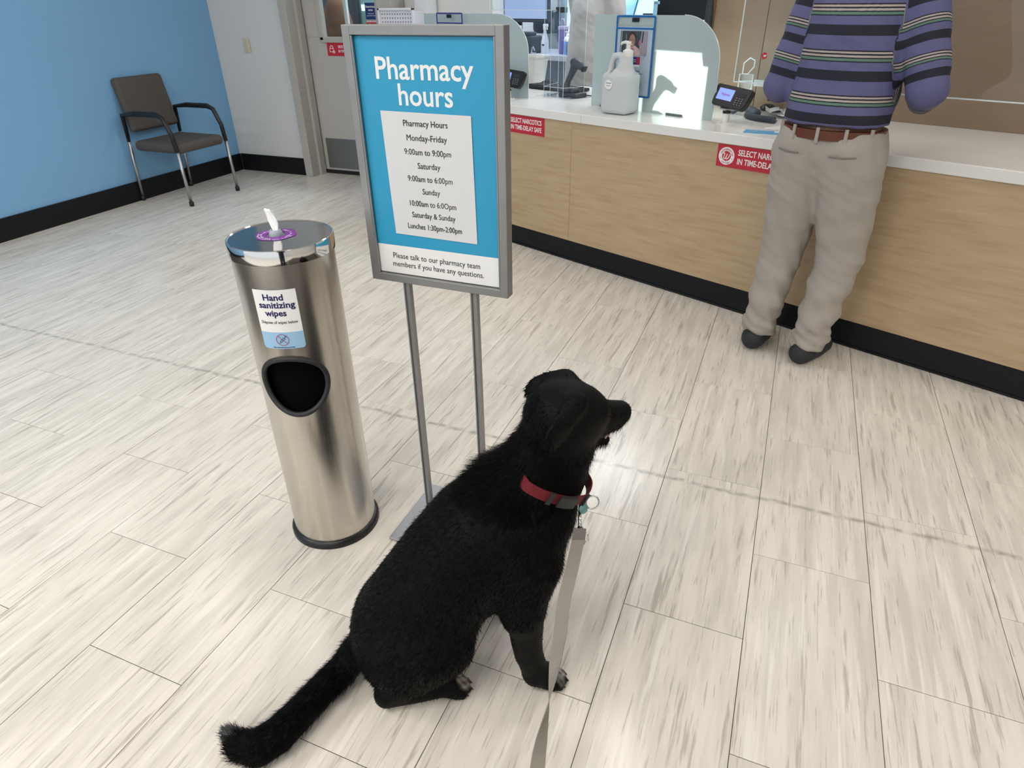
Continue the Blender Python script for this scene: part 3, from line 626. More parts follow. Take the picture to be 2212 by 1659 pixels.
# papers and brochures
pp=sitem('loose_papers',1.385,.66,R(-8),'crumpled white papers on the counter left of the striped-shirt customer','paper')
rnd=random.Random(9)
for k,(x,y,a) in enumerate(((0,0,10),(.03,-.04,-25),(-.03,-.06,35))):
    n=7; V=[];F_=[]
    for i in range(n):
        for j in range(n):
            u,v=i/(n-1)-.5,j/(n-1)-.5; V.append((u*.13,v*.17,.004+.008*k+.02*abs(math.sin(u*7+k)*math.cos(v*5+k))+rnd.uniform(0,.004)))
    F_=[(i*n+j,(i+1)*n+j,(i+1)*n+j+1,i*n+j+1) for i in range(n-1) for j in range(n-1)]
    o=mk('sheet',V,F_,M['paper'],pp,loc=(x,y,0),rot=(0,0,R(a))); md=o.modifiers.new('s','SOLIDIFY'); md.thickness=.0008
br=sitem('brochure',1.52,.13,R(18),'blue and white printed brochure lying near the counter edge by the customer','brochure')
box('cover',(0,0,.002),(.19,.10,.004),mat('brochure_blue',(.10,.36,.62),.35),br,bev=.001); box('picture_print',(.0,.035,.0045),(.19,.035,.0006),mat('brochure_pale',(.62,.64,.72),.35),br); box('white_block',(.06,-.008,.0048),(.05,.03,.0006),M['white'],br)
text('vaccines',.012,M['red'],br,(.02,.045,.0056),(0,0,0),.05); text('Ask your pharmacist',.012,M['white'],br,(-.03,.010,.0046),(0,0,0),.09)
br2=sitem('brochure',1.58,.235,R(-12),'white folded leaflet behind the blue brochure on the counter','brochure'); box('cover',(0,0,.002),(.2,.1,.004),M['paper'],br2,bev=.001); text('health',.012,M['red'],br2,(-.04,.03,.0046),(0,0,0),.04)
# acrylic stand and clear shelf behind terminal
hx=sitem('acrylic_holder',1.150,.60,R(0),'clear acrylic holder with hexagonal top behind the right card terminal','holder')
hexp=[(-.030,.0),(.0,.028),(.030,.034),(.036,.012),(.006,-.03),(-.026,-.034)]
b=MB(); b.tube([(x,0,.215+z*1.0) for x,z in [(-.03,-.03),(-.03,.02),(.0,.045),(.028,.035),(.028,.005),(.0,-.03)]],.0035,6,closed=True); b.done('hexagonal_rim',M['edge'],hx)
b=MB(); b.box((0,.012,.09),(.07,.003,.18)); b.box((-.035,0,.09),(.003,.03,.18)); b.box((.035,0,.09),(.003,.03,.18)); b.done('body',M['hazy'],hx)
b=MB(); b.tube([(-.037,-.015,0),(-.037,-.015,.185),(.037,-.015,.185),(.045,-.015,0)],.0025,6); b.tube([(-.037,-.015,.15),(.037,-.015,.155)],.002,6); b.done('polished_edge',M['edge'],hx)
b=MB(); b.tube([(-.10,0,0),(-.095,0,.06),(-.07,0,.085),(.0,0,.09),(.03,0,.12)],.0025,6); b.done('white_cable',M['whitepl'],hx)
sh=empty('clear_shelf',cw(1.36,.61,.972),CANG,'clear acrylic shelf on the brown partition left of the customer elbow','shelf')
b=MB(); b.box((.04,.04,0),(.36,.22,.006)); b.done('tray',M['hazy'],sh); b=MB(); b.box((.04,-.07,.006),(.36,.004,.030)); b.done('front_lip',mat('lip_grey',(.45,.47,.48),.3),sh)
b=MB(); b.box((-.05,.02,-.04),(.05,.10,.075),.004); b.done('bracket',mat('bracket_dark',(.03,.025,.035),.5),sh); MB().box((.12,.02,-.04),(.05,.10,.075),.004).done('bracket',bpy.data.materials['bracket_dark'],sh)
kb2=empty('shelf_keypad',cw(1.34,.63,.9755),CANG+R(-3),'dark keypad lying on the clear acrylic shelf','keypad'); b=MB(); b.box((.05,.0,.012),(.20,.08,.018),.004); b.done('case',M['grey'],kb2)
g=SDF((-.09,-.05,0),(.09,.05,.07),.004); g.chain([(-.05,0,.028,.012),(-.01,0,.042,.016),(.03,0,.034,.014),(.06,0,.026,.008)],.01); sdf_obj(g,'cradle',M['grey'],kb2,loc=(.03,.0,0))
MB().tube([cw(1.36,.56,.99),cw(1.40,.50,.955),cw(1.44,.47,.93),cw(1.50,.44,.89),cw(1.56,.47,.85),cw(1.60,.52,.832)],.0022,6)
b=MB(); P0_=cw(1.36,.56,.985); b.tube([Vector(q)-P0_ for q in (cw(1.36,.56,.985),cw(1.40,.50,.955),cw(1.44,.47,.93),cw(1.50,.44,.89),cw(1.56,.47,.85),cw(1.60,.52,.832))],.0022,6); tag(b.done('hanging_cable',mat('brown_cable',(.07,.03,.02),.5),loc=P0_),'thin brown cable hanging from the clear shelf to the counter','cable')

# brown partition behind the counter
pt=empty('brown_partition',cw(0,.80,ZT+.0006),CANG,'tall brown laminate partition standing behind the right half of the counter','partition')
br_m=mat('brown_laminate',(.275,.19,.125),.4,var=.12,vs=3,stretch=(1,1,8)); tr_m=mat('oak_edge',(.30,.19,.10),.45)
for a,b_ in ((.80,1.108),(1.108,1.70),(1.70,2.4),(2.4,3.2),(3.2,4.0)): box('board',((a+b_)/2,.012,.72),(b_-a-.003,.024,1.44),br_m,pt,bev=.001)
box('edge_strip',(.79,.005,.72),(.016,.04,1.44),tr_m,pt)
# hanging clear sneeze guards
sg=empty('sneeze_guard',cw(1.312,.15,1.0),CANG,'large clear acrylic sneeze guard hanging before the brown partition','sneeze guard')
b=MB(); b.box((.75,0,.75),(1.5,.005,1.46)); b.done('sheet',M['clear'],sg); b=MB(); b.tube([(0,0,.02),(0,0,1.5)],.0028,5); b.tube([(0,0,.02),(1.5,0,.02)],.0028,5); b.done('polished_edge',M['edge'],sg)
st_=empty('round_sticker',cw(1.443,.1445,1.132),CANG,'tiny red round sticker with white script letter on the hanging clear guard','sticker')
b=MB(); b.lathe([(0,0),(.013,0),(.013,.0006),(0,.0006)],24,(0,-.0002,0),(R(90),0,0)); b.prism([(-.008,-.008),(-.003,-.012),(-.008,-.020)],.0006,rot=Xr); b.done('red_disc',M['red'],st_); text('w',.020,M['white'],st_,(0,-.0012,.001),XR,.016,shear=.4,bold=.02)
gu=sitem('scanner_guard',-.095,.40,R(0),'clear folded acrylic guard standing on the counter around the grey scanner','sneeze guard')
b=MB(); b.box((.075,0,.40),(.16,.004,.80)); b.box((-.002,.10,.40),(.004,.20,.80)); b.box((.157,.10,.40),(.004,.20,.80)); b.box((.09,.10,.003),(.30,.22,.005)); b.done('panel',M['clear'],gu)
b=MB(); 
for x,y in ((-.002,0),(.05,0),(.157,0),(.157,.2),(-.002,.2),(.115,.0)): b.tube([(x,y,0),(x,y,.8)],.0014,5)
for z in (.004,.06): b.tube([(-.06,.2,z+.002),(-.002,0,z),(.157,0,z),(.24,.2,z+.002)],.0014,5)
b.done('polished_edge',M['edge'],gu)
gu2=empty('sneeze_guard',cw(-.53,.36,1.30),CANG,'clear acrylic sheet hanging before the left monitor','sneeze guard'); b=MB(); b.box((.28,0,.5),(.56,.004,1.0)); b.done('sheet',M['clear'],gu2); b=MB(); b.tube([(0,0,0),(0,0,1)],.003,5); b.tube([(0,0,0),(.56,0,0)],.002,5); b.tube([(.05,0,0),(.0,0,.22)],.003,5); b.done('polished_edge',M['edge'],gu2)
# scanner
for sa_,sd_,slab in ((.035,.50,'slate grey barcode scanner on its stand inside the clear guard'),(.70,.47,'grey barcode scanner behind the frosted screen, seen as a soft shadow')):
  sn=sitem('barcode_scanner',sa_,sd_,R(0),slab,'scanner',group='barcode scanners')
  b=MB(); b.box((.02,0,.014),(.15,.10,.026),.006); b.box((0,0,.038),(.11,.075,.024),.008); b.done('stand',M['grey'],sn,True,sharp=40)
  g=SDF((-.12,-.05,.02),(.14,.05,.25),.004); g.chain([(-.035,0,.045,.020),(-.018,0,.09,.015),(.012,0,.14,.019),(.038,0,.185,.026)],.012); g.chain([(.03,0,.195,.027),(.075,0,.180,.022),(.095,0,.168,.016)],.012); sdf_obj(g,'gun',M['grey'],sn)
  b=MB(); b.box((.106,0,.163),(.012,.040,.034),.004,rot=(0,R(25),0)); b.done('scan_window',M['black'],sn)
  MB().tube([(.02,.03,.012),(.13,.06,.01),(.2,.1,.012),(.26,.06,.008),(.32,.05,.006)],.003,6).done('cable',cbm,sn)
kb=sitem('keyboard',-.27,.72,R(-3),'black keyboard on the counter behind the clear guard','keyboard')
b=MB(); b.box((0,0,.0125),(.46,.15,.020),.005); b.done('case',M['black'],kb)
b=MB()
for i in range(15):
    for j in range(5): b.box((-.20+.0275*i,-.055+.026*j,.025),(.021,.02,.007),.0015)
o=b.done('keys',M['blackm'],kb); o['kind']='stuff'
wr=sitem('black_pad',-.465,.87,R(10),'black curved pad lying beside the white plastic bin','pad'); g=SDF((-.13,-.07,-.01),(.13,.07,.06),.005); g.ell((0,0,.0),(.085,.048,.04),None,.01); g.plane_cut(0); sdf_obj(g,'shell',M['blackm'],wr)
bn=sitem('plastic_bin',-.69,.885,R(4),'white plastic bin standing on the counter behind the left card terminal','bin')
b=MB(); 
P=[(rr(.25*s,.17*s,.015,3),z) for s,z in ((.80,0),(.97,.170),(1.03,.170),(1.04,.182),(.98,.182),(.955,.178),(.80,.006))]
bmv=[]; 
for poly,z in P: bmv.append([b.b.verts.new((x,y,z)) for x,y in poly])
for a,c in zip(bmv[:-1],bmv[1:]):
    for i in range(len(a)): b.b.faces.new((a[i],a[(i+1)%len(a)],c[(i+1)%len(a)],c[i]))
b.b.faces.new(bmv[0][::-1]); b.b.faces.new(bmv[-1]); b.done('tub',mat('cream_plastic',(.74,.73,.70),.45),bn)
slip=sitem('paper_slips',-.36,.14,R(5),'small paper slips lying below the left card terminal','paper')
for k,(x,y,a) in enumerate(((0,0,5),(.07,.02,-12))): box('slip',(x,y,.0006+.0008*k),(.10,.045,.0006),M['paper'],slip,rot=(0,0,R(a)))

# ------------------------------------------------------------ inside the pharmacy
def wseg(name,a0,a1,z0,z1,m,dep=2.95,th=.1): return tag(box(name,cw((a0+a1)/2,dep,(z0+z1)/2),(a1-a0,th,z1-z0),m,rot=CZ),kind='structure')
pw=mat('pharmacy_white_paint',(.74,.77,.82),.6)
wseg('wall_pharmacy_left',-7,-2.20,0,H,pw); wseg('wall_pharmacy_sill',-2.20,-.35,0,.965,pw); wseg('wall_pharmacy_head',-2.20,-.35,2.3,H,pw); wseg('wall_pharmacy_right',-.35,6,0,H,pw)
wn=empty('window_1',cw(-1.275,2.95,1.63),CANG,kind='structure')
b=MB(); 
for c,d in (((0,0,.665),(1.85,.11,.04)),((0,0,-.655),(1.85,.11,.03)),((-.91,0,0),(.04,.11,1.3)),((.91,0,0),(.04,.11,1.3)),((.30,0,0),(.05,.08,1.3))): b.box(c,d,.004)
b.done('window_frame',mat('window_frame_grey',(.33,.36,.42),.4),wn); box('pane',(-.31,0,0),(1.18,.006,1.28),M['glass'],wn); box('pane',(.61,0,0),(.56,.006,1.28),M['glass'],wn)
tag(box('pavement',cw(-1.5,6.3,-.05),(9,6.5,.1),mat('sunlit_concrete',(.62,.63,.62),.8,var=.1,vs=3),rot=CZ),kind='structure')
# pale blue car outside the drive-up window
car=empty('parked_car',cw(-1.7,5.4,0),CANG+R(12),'pale blue car seen outside through the pharmacy window','car')
cb_=mat('pale_blue_car_paint',(.28,.50,.78),.2,coat=1)
g=SDF((-2.3,-.95,.1),(2.3,.95,1.7),.04)
def rb(g,c,h,r,k): rbox(g,c,h,r,k)
rb(g,(0,0,.62),(1.75,.55,.12),.28,.1); rb(g,(-.1,0,1.15),(.75,.42,.05),.27,.25); rb(g,(.15,0,1.05),(1.0,.45,.02),.2,.2)
sdf_obj(g,'body',cb_,car,relax=3)
b=MB(); b.prism([(-.95,1.02),(-.75,1.36),(-.1,1.40),(-.1,1.02)],.02,rot=Xr,loc=(0,-.70,0)); b.prism([(-.04,1.02),(-.04,1.40),(.55,1.33),(.95,1.02)],.02,rot=Xr,loc=(0,-.70,0)); b.done('side_window',mat('car_glass',(.02,.04,.09),.08),car)
for x in (-1.3,1.3):
    for y in (-.82,.82): 
        b=MB(); b.lathe([(0,-.1),(.2,-.1),(.32,-.09),(.34,-.03),(.34,.03),(.32,.09),(.2,.1),(0,.1)],28,(0,0,0),(R(90),0,0)); b.done('wheel',M['blackm'],car,True,loc=(x,y,.34),sharp=40)
# back counter and what stands on it
bc=empty('back_counter',cw(-2.0,2.15,0),CANG,'grey fronted back counter with pale top inside the pharmacy','counter')
box('top_slab',(.0,.33,.88),(4.4,.70,.045),mat('back_top_grey',(.50,.53,.60),.4),bc,bev=.004); box('cabinet_front',(.0,.36,.43),(4.36,.62,.855),mat('blue_grey_laminate',(.22,.26,.33),.5),bc)
ZB=.903
def bitem(name,al,dep,lab,cat,rz=0,z=ZB,group=None): return empty(name,cw(al,dep,z),CANG+R(rz),lab,cat,group)
s=bitem('spray_bottle',-1.80,2.27,'white spray bottle left of the lavender tumbler on back counter','bottle')
MB().lathe([(0,0),(.034,0),(.037,.01),(.037,.10),(.030,.125),(.016,.17),(.014,.20),(0,.20)],24).done('bottle',mat('white_translucent',(.60,.62,.70),.4),s,True,sharp=50)
b=MB(); b.lathe([(0,.20),(.018,.20),(.018,.222),(.012,.225),(0,.225)],16); b.box((.008,0,.236),(.055,.022,.026),.006); b.box((.028,0,.215),(.006,.014,.03),.002); b.done('trigger_head',M['whitepl'],s)
b=MB(); b.box((.012,-.037,.075),(.03,.002,.012)); b.done('label_mark',M['navy'],s)
s=bitem('tumbler',-1.625,2.33,'tall lavender tumbler with loop handle lid on back counter','tumbler'); lav=mat('lavender_enamel',(.20,.165,.42),.4); 
MB().lathe([(0,0),(.037,0),(.040,.01),(.047,.205),(0,.205)],28).done('cup',lav,s,True,sharp=40); lavl=mat('pale_lavender_plastic',(.42,.36,.56),.4)
b=MB(); b.lathe([(0,.205),(.050,.205),(.050,.228),(.04,.232),(0,.232)],28); b.done('lid',lavl,s,True,sharp=40)
b=MB(); b.tube([(-.03+.0,0,.23),(-.035,0,.26),(-.02,0,.285),(.005,0,.285),(.022,0,.262),(.022,0,.23)],.008,8); b.done('loop_handle',lavl,s,True)
for k,(al,dp) in enumerate(((-1.545,2.30),(-1.475,2.24))):
    s=bitem('pump_bottle',al,dp,('clear blue gel pump bottle beside the lavender tumbler','clear blue gel pump bottle nearest the pharmacist in pale smock')[k],'bottle',group='blue gel bottles')
    MB().lathe([(0,0),(.032,0),(.034,.006),(.034,.115),(.026,.14),(.012,.148),(0,.148)],22).done('bottle',mat('blue_gel',(.03,.26,.75),.15) if k==0 else bpy.data.materials['blue_gel'],s,True,sharp=50)
    MB().lathe([(.0345,.112),(.0345,.118),(.0265,.142),(.0125,.150),(0,.150)],22).done('clear_shoulder',M['white'],s,True)
    b=MB(); b.lathe([(0,.148),(.013,.148),(.013,.165),(.004,.168),(.004,.19),(0,.19)],14); b.tube([(.0,0,.188),(-.03,0,.186)],.004,6); b.done('pump',M['whitepl'],s)
    b=MB(); [b.box((.012,-.0345,.03+.013*q),(.026,.002,.004)) for q in range(5)]; b.done('label_print',M['navy'],s)
def monitor(name,al,dep,z,w,h,lab,m_screen,rz=0,roll=0,face=-1,stand=True,zb=ZB,frame=M['black']):
    t=empty(name,cw(al,dep,z),CANG+R(rz),lab,'monitor',None); t.rotation_euler=(0,R(roll),CANG+R(rz))
    box('casing',(0,0,h/2),(w,.035,h),frame,t,bev=.006); box('screen',(0,face*.019,h/2+.006),(w-.035,.003,h-.05),m_screen,t)
    return t
mf=mat('monitor_bezel',(.055,.06,.085),.4)
t=monitor('monitor',-2.10,2.33,1.16,.60,.36,'large monitor with dull blue screen on the back counter, seen through clear acrylic',mat('screen_reflection_glow',(.13,.17,.26),.12,emit=(.25,.33,.52),es=.50),frame=mf)  # emission stands in for the reflection on a switched-off screen
b=MB(); b.box((-.12,.03,-.11),(.05,.03,.28),.005); b.lathe([(0,0),(.09,0),(.09,.012),(0,.012)],24,(-.12,.03,-.2568)); b.done('stand',M['black'],t)
t=empty('receipt_printer',cw(-1.985,2.25,ZB),CANG,'dark printer with small coloured labels under the large monitor','printer'); b=MB(); b.box((0,0,.075),(.20,.16,.15),.012); b.box((.0,-.03,.165),(.16,.10,.035),.01); b.done('case',M['grey'],t); b=MB(); b.box((-.02,-.082,.10),(.04,.003,.025)); b.done('white_label',M['white'],t); b=MB(); b.box((-.04,-.082,.045),(.03,.003,.03)); b.done('red_label',mat('coral_label',(.75,.12,.08),.5),t); b=MB(); b.box((-.05,-.085,.205),(.045,.02,.06)); b.done('paper_roll_end',M['paper'],t)
t=empty('small_scanner_stand',cw(-1.855,2.165,ZB),CANG,'small clear and silver stand between printer and spray bottle','stand'); b=MB(); b.tube([(-.02,0,0),(-.015,0,.05),(.0,0,.06),(.02,0,.03)],.006,6); b.lathe([(0,0),(.03,0),(.028,.012),(0,.014)],16); b.done('stand',mat('bright_chrome',(.7,.75,.85),.15,metal=.7),t)
t=empty('paper_dispenser',cw(-2.26,2.80,1.065),CANG,'black wall mounted towel dispenser right of the large monitor','dispenser'); b=MB(); b.box((0,0,.09),(.26,.18,.20),.035,seg=4); b.box((0,-.02,-.01),(.22,.12,.02),.004); b.done('cover',mat('dispenser_dark',(.03,.045,.07),.3),t,True,sharp=40)
t=empty('wall_clip',cw(-2.12,2.87,1.255),CANG,'small black clip box on the white wall above the dispenser','clip'); b=MB(); b.box((0,0,0),(.12,.05,.05),.004); b.done('clip',M['black'],t); box('blue_tag',(-.06,-.03,-.06),(.04,.005,.05),mat('blue_tag',(.1,.4,.7),.5),t)
t=empty('phone_cradle',cw(-2.50,2.2,1.245),CANG,'narrow black device on a stalk left of the large monitor','device'); b=MB(); b.box((0,0,.06),(.045,.04,.16),.006,rot=(0,R(-10),0)); b.box((0,.01,-.17),(.02,.02,.345)); b.done('body',M['black'],t)
cy=monitor('tilted_monitor',.155,1.02,ZT+.30,.17,.34,'tilted lit cyan screen rising behind the frosted screen and poster',mat('cyan_screen',(.1,.5,.6),.2,emit=(.33,.93,1.0),es=1.25),roll=16,frame=mat('cyan_bezel',(.05,.25,.4),.4))
b=MB(); b.box((0,.03,-.12),(.05,.03,.40),.005); b.done('stalk',M['black'],cy)
bk=monitor('dark_monitor',.50,.95,ZT+.415,.34,.30,'black monitor back rising behind the right part of frosted screen',M['blackm'],face=1); b=MB(); b.box((-.13,.02,-.2075),(.04,.03,.415)); b.done('stalk',M['black'],bk); b=MB(); b.tube([(.37,-.33,.12),(.372,-.33,0.0),(.374,-.33,-.07),(.376,-.33,-.11)],[.018,.022,.024,.015],12); b.tube([(.11,-.02,.12),(.11,-.33,.12),(.37,-.33,.12)],.012,8); b.done('added_shadow_arm',M['blackm'],bk,True); box('silver_edge',(.171,0,.15),(.004,.036,.30),M['lgrey'],bk)  # hanging arm is made up, added to cast a shadow on the frosted screen
tb=sitem('label_clip',.335,.86,0,'black block with pale paper tag beside the dark monitor','clip',z=ZT); b=MB(); b.box((0,0,.225),(.075,.05,.45),.004); b.done('block',M['black'],tb); b=MB(); b.box((.055,-.03,.47),(.028,.003,.08)); b.box((.062,-.03,.505),(.04,.003,.015)); b.done('tag',M['lblue'],tb)

# ------------------------------------------------------------ pharmacy hours sign
sg_=empty('hours_sign',(-.735,1.30,0),0,'floor standing pharmacy hours sign, blue poster in a grey metal frame','sign')
b=MB(); b.box((0,-.012,.004),(.284,.262,.008),.002); b.done('base_plate',M['plate'],sg_)
for x in (-.093,.093):
    b=MB(); b.prism([(-.0085,-.008),(-.005,-.008),(-.005,-.004),(.005,-.004),(.005,-.008),(.0085,-.008),(.0085,.008),(-.0085,.008)],.76,loc=(0,0,.008)); b.done('post',M['silver'],sg_,loc=(x,.018,0))
fw,fh,fz=.372,.566,1.035
b=MB()
for c,d in (((0,0,fz+fh/2-.0095),(fw,.030,.019)),((0,0,fz-fh/2+.0095),(fw,.030,.019)),((-fw/2+.0095,0,fz),(.019,.0304,fh)),((fw/2-.0095,0,fz),(.019,.0304,fh))): b.box((c[0],c[1]+.02,c[2]),(d[0]-(.037 if d[0]>.1 else 0),d[1],d[2]),.0012)
for sx in (-1,1): b.box((sx*(fw/2-.021),.0085,fz),(.004,.006,fh-.04),.001)
b.done('frame',M['silver'],sg_)
box('backboard',(0,.026,fz),(fw-.03,.006,fh-.03),M['silver'],sg_)
zs=fz+fh/2-.021; zi=fz-fh/2+.021; zc_=.845
po2=box('poster',(0,.0165,(zs+zc_)/2),(fw-.042,.003,zs-zc_),M['cyan'],sg_); box('poster_footer',(0,.0165,(zi+zc_)/2),(fw-.042,.003,zc_-zi),M['white'],sg_)
wt_=M['white']
def stext(s,size,m,x,z,w,**k): return text(s,size,m,sg_,(x,.0146 if k.pop('hi',0)==0 else .0112,z),XR,w,**k)
stext('Pharmacy',.061,wt_,-.004,1.2345,.232,bold=.014); stext('hours',.061,wt_,-.002,1.1835,.131,bold=.014)
ns=empty('paper_notice',(0,0,0),0); bpy.data.objects.remove(ns)
n=14; V=[]
pc=[(-.116,1.152),(.105,1.150),(.108,.873),(-.108,.876)]
for i in range(n):
    for j in range(n):
        u,v=i/(n-1),j/(n-1); x=(pc[0][0]*(1-u)+pc[1][0]*u)*(1-v)+(pc[3][0]*(1-u)+pc[2][0]*u)*v; z=(pc[0][1]*(1-u)+pc[1][1]*u)*(1-v)+(pc[3][1]*(1-u)+pc[2][1]*u)*v
        V.append((x,.0138-.0009*abs(math.sin(5*u+2*v))*math.sin(3.14*v),z))
nsheet=mk('paper_notice',V,[(i*n+j,(i+1)*n+j,(i+1)*n+j+1,i*n+j+1) for i in range(n-1) for j in range(n-1)],M['paper'],sg_,False); nsheet.modifiers.new('s','SOLIDIFY').thickness=.0006
nsheet['label']='white taped paper notice listing opening hours'
lines=[('Pharmacy Hours',1.1285,.109),('Monday-Friday',1.0985,.100),('9:00am to 9:00pm',1.0685,.117),('Saturday',1.039,.057),('9:00am to 6:00pm',1.010,.114),('Sunday',.982,.045),('10:00am to 6:0Opm',.9535,.120),('Saturday & Sunday',.9265,.113),('Lunches 1:30pm-2:00pm',.899,.142)]
for i,(s_,z,w) in enumerate(lines): text(s_,.0185,M['ink'],nsheet,(-.006+.0006*i,.0122,z),(R(90),R(0),0),w,bold=0)
stext('Please talk to our pharmacy team',.0195,M['ink'],-.006,.8185,.236); stext('members if you have any questions.',.0195,M['ink'],-.003,.797,.248)

# ------------------------------------------------------------ sanitizing wipes stand
wc=Vector((-1.073,1.173,0)); wd=empty('wipes_stand',wc,0,'round brushed steel sanitizing wipes stand left of the pharmacy hours sign','wipes stand')
RB=.1185; ZL=.888
PH=R(-66)
def inside(phi,z,k=1.0):
    u=((phi-PH+math.pi)%(2*math.pi)-math.pi)*RB; v=z-.541; a=math.atan2(v/.0800,u/.083); return math.hypot(u/(.083*(1+.11*math.sin(a))),v/.080)<k
nph,nz=180,150; V=[];F_=[]
for j in range(nz+1):
    z=.02+(ZL-.03-.02)*j/nz
    for i in range(nph): a=2*math.pi*i/nph; V.append((RB*math.cos(a),RB*math.sin(a),z))
for j in range(nz):
    for i in range(nph):
        a=2*math.pi*(i+.5)/nph; z=.02+(ZL-.05)*(j+.5)/nz
        if not inside(a,z,.96): F_.append((j*nph+i,j*nph+(i+1)%nph,(j+1)*nph+(i+1)%nph,(j+1)*nph+i))
o=mk('body',V,F_,M['steel'],wd,True)
MB().lathe([(.1283,0),(.1285,.012),(.1245,.019),(.1195,.022),(.117,.022)],64).done('base_ring',M['black'],wd,True,sharp=50)
MB().lathe([(.117,.0),(.117,.002),(0,.002)],48).done('floor_pad',M['blackm'],wd)
b=MB(); b.lathe([(.1215,ZL-.034),(.1225,ZL-.033),(.1225,ZL-.002),(.1215,ZL+.001),(.119,ZL+.002),(.117,ZL),(0,ZL)],96); lid=b.done('lid',M['chrome'],wd,True,sharp=25)
# opening rim and dark liner
ol=[]
for k in range(72):
    a=2*math.pi*k/72; ol.append((.083*math.cos(a)*(1+.11*math.sin(a)),.080*math.sin(a)))
b=MB(); b.tube([((RB+.001)*math.cos(PH+u/RB),(RB+.001)*math.sin(PH+u/RB),.541+v) for u,v in ol],.0068,10,closed=True); b.done('opening_rim',M['blackm'],wd,True)
b=MB(); b.lathe([(.100,.35),(.100,.72)],40); b.lathe([(0,.36),(.100,.36)],40); b.done('inner_liner',mat('bin_black',(.0025,.0025,.003),.9,spec=.05),wd,True)
# curved label
def curve_onto(me,phi,z0,r):
    for v in me.vertices:
        u,zz,th=v.co.x,v.co.y,v.co.z; a=phi+u/r; rr_=r+th; v.co=(rr_*math.cos(a),rr_*math.sin(a),z0+zz)
def label_patch(name,u0,u1,z0,z1,m,r,rad=0,par=wd):
    nn_=24; V=[];F_=[]
    for i in range(nn_+1):
        u=u0+(u1-u0)*i/nn_; e=min(u-u0,u1-u); c=rad-math.sqrt(max(rad*rad-(rad-e)**2,0)) if rad and e<rad else 0
        for z in (z0+(c if rad else 0),z1): a=R(-67.6)+u/RB; V.append((r*math.cos(a),r*math.sin(a),z))
    return mk(name,V,[(2*i,2*i+2,2*i+3,2*i+1) for i in range(nn_)],m,par,True)
lbl=label_patch('wipes_label',-.0505,.0505,.692,.7985,M['white'],RB+.0009); label_patch('blue_band',-.0505,.0505,.6485,.692,M['lblue'],RB+.0009,.006,lbl)
def ctext(s,size,m,u,z,w,**k):
    me=text_mesh(s,size,**k); me.materials.clear(); xs=[v.co.x for v in me.vertices]; me.transform(Matrix.Scale(w/(max(xs)-min(xs)),4,(1,0,0)))
    for v in me.vertices: v.co.x+=u
    curve_onto(me,R(-67.6),z,RB+.0014); return link('lettering',me,m,lbl)
ctext('Hand',.0215,M['navy'],-.003,.7795,.047,bold=.022); ctext('sanitizing',.0215,M['navy'],.002,.7605,.084,bold=.022); ctext('wipes',.0215,M['navy'],-.003,.7405,.050,bold=.022)
ctext('Dispose of wipes below',.0105,M['ink'],0,.7175,.086); ctext('Wipes contain alcohol, keep away from flame',.004,M['navy'],0,.6525,.052)
def cpt(u,z,r=RB+.0016): a=R(-67.6)+u/RB; return (r*math.cos(a),r*math.sin(a),z)
b=MB(); b.tube([cpt(.0145*math.cos(R(a)),.6725+.0145*math.sin(R(a))) for a in range(0,360,12)],.0006,5,closed=True); b.tube([cpt(-.0103+.0206*k/6,.6725+.0103-.0206*k/6) for k in range(7)],.0006,5); b.done('prohibition_ring',M['magenta'],lbl)
def cline(b,p,q,r=.0005): b.tube([cpt(p[0]+(q[0]-p[0])*k/4,.6725+p[1]+(q[1]-p[1])*k/4) for k in range(5)],r,5)
b=MB()
for p,q in (((-.006,-.0035),(.003,.0055)),((-.003,-.006),(.006,.003)),((-.006,-.0035),(-.0055,-.0065)),((-.0055,-.0065),(-.003,-.006)),((-.0055,-.0065),(-.009,-.009)),((.003,.0055),(.006,.003)),((.002,.0065),(.0075,.0015)),((.0045,.0045),(.008,.0085)),((.006,.0105),(.0105,.0065))): cline(b,p,q)
b.done('syringe_icon',M['navy'],lbl)
# purple ring label, nozzle and wipe on the lid
rc=Vector((-.012,.0,ZL+.0006))
n=64; V=[];F_=[]
for i in range(n):
    a=2*math.pi*i/n; wv=1+.035*math.sin(6*a)
    V+= [(rc.x+.047*wv*math.cos(a),.047*wv*math.sin(a),rc.z),(rc.x+.0215*math.cos(a),.0215*math.sin(a),rc.z)]
for i in range(n): j=(i+1)%n; F_.append((2*i,2*j,2*j+1,2*i+1))
rl=mk('ring_label',V,F_,M['purple'],wd)
for ring,word,a0,st,sz in ((.0335,'Pull wipe up and out',200,1,.0085),(.0405,'Saving and cleaning hands every day',285,1,.0055),(.0335,'one at a time',45,1,.0085)):
    for k,chh in enumerate(word):
        if chh==' ': continue
        a=R(a0+ (k-(len(word)-1)/2)*(sz/ring*.62*57.3)); me=text_mesh(chh,sz,bold=.015); me.materials.clear()
        link('lettering',me,M['white'],rl,loc=(rc.x+ring*math.cos(a),ring*math.sin(a),rc.z+.0005),rot=(0,0,a+R(90)))
MB().lathe([(.0,0),(.0155,0),(.0155,.006),(.0125,.012),(.009,.0125),(.008,.009),(0,.009)],28,(rc.x,0,ZL)).done('nozzle',mat('milky_nozzle',(.66,.74,.80),.25,trans=.4),wd,True,sharp=40)
tis=mat('wet_wipe',(.88,.88,.90),.6,bump=.5,bs=90)
n=9; V=[];F_=[]; rn=random.Random(3)
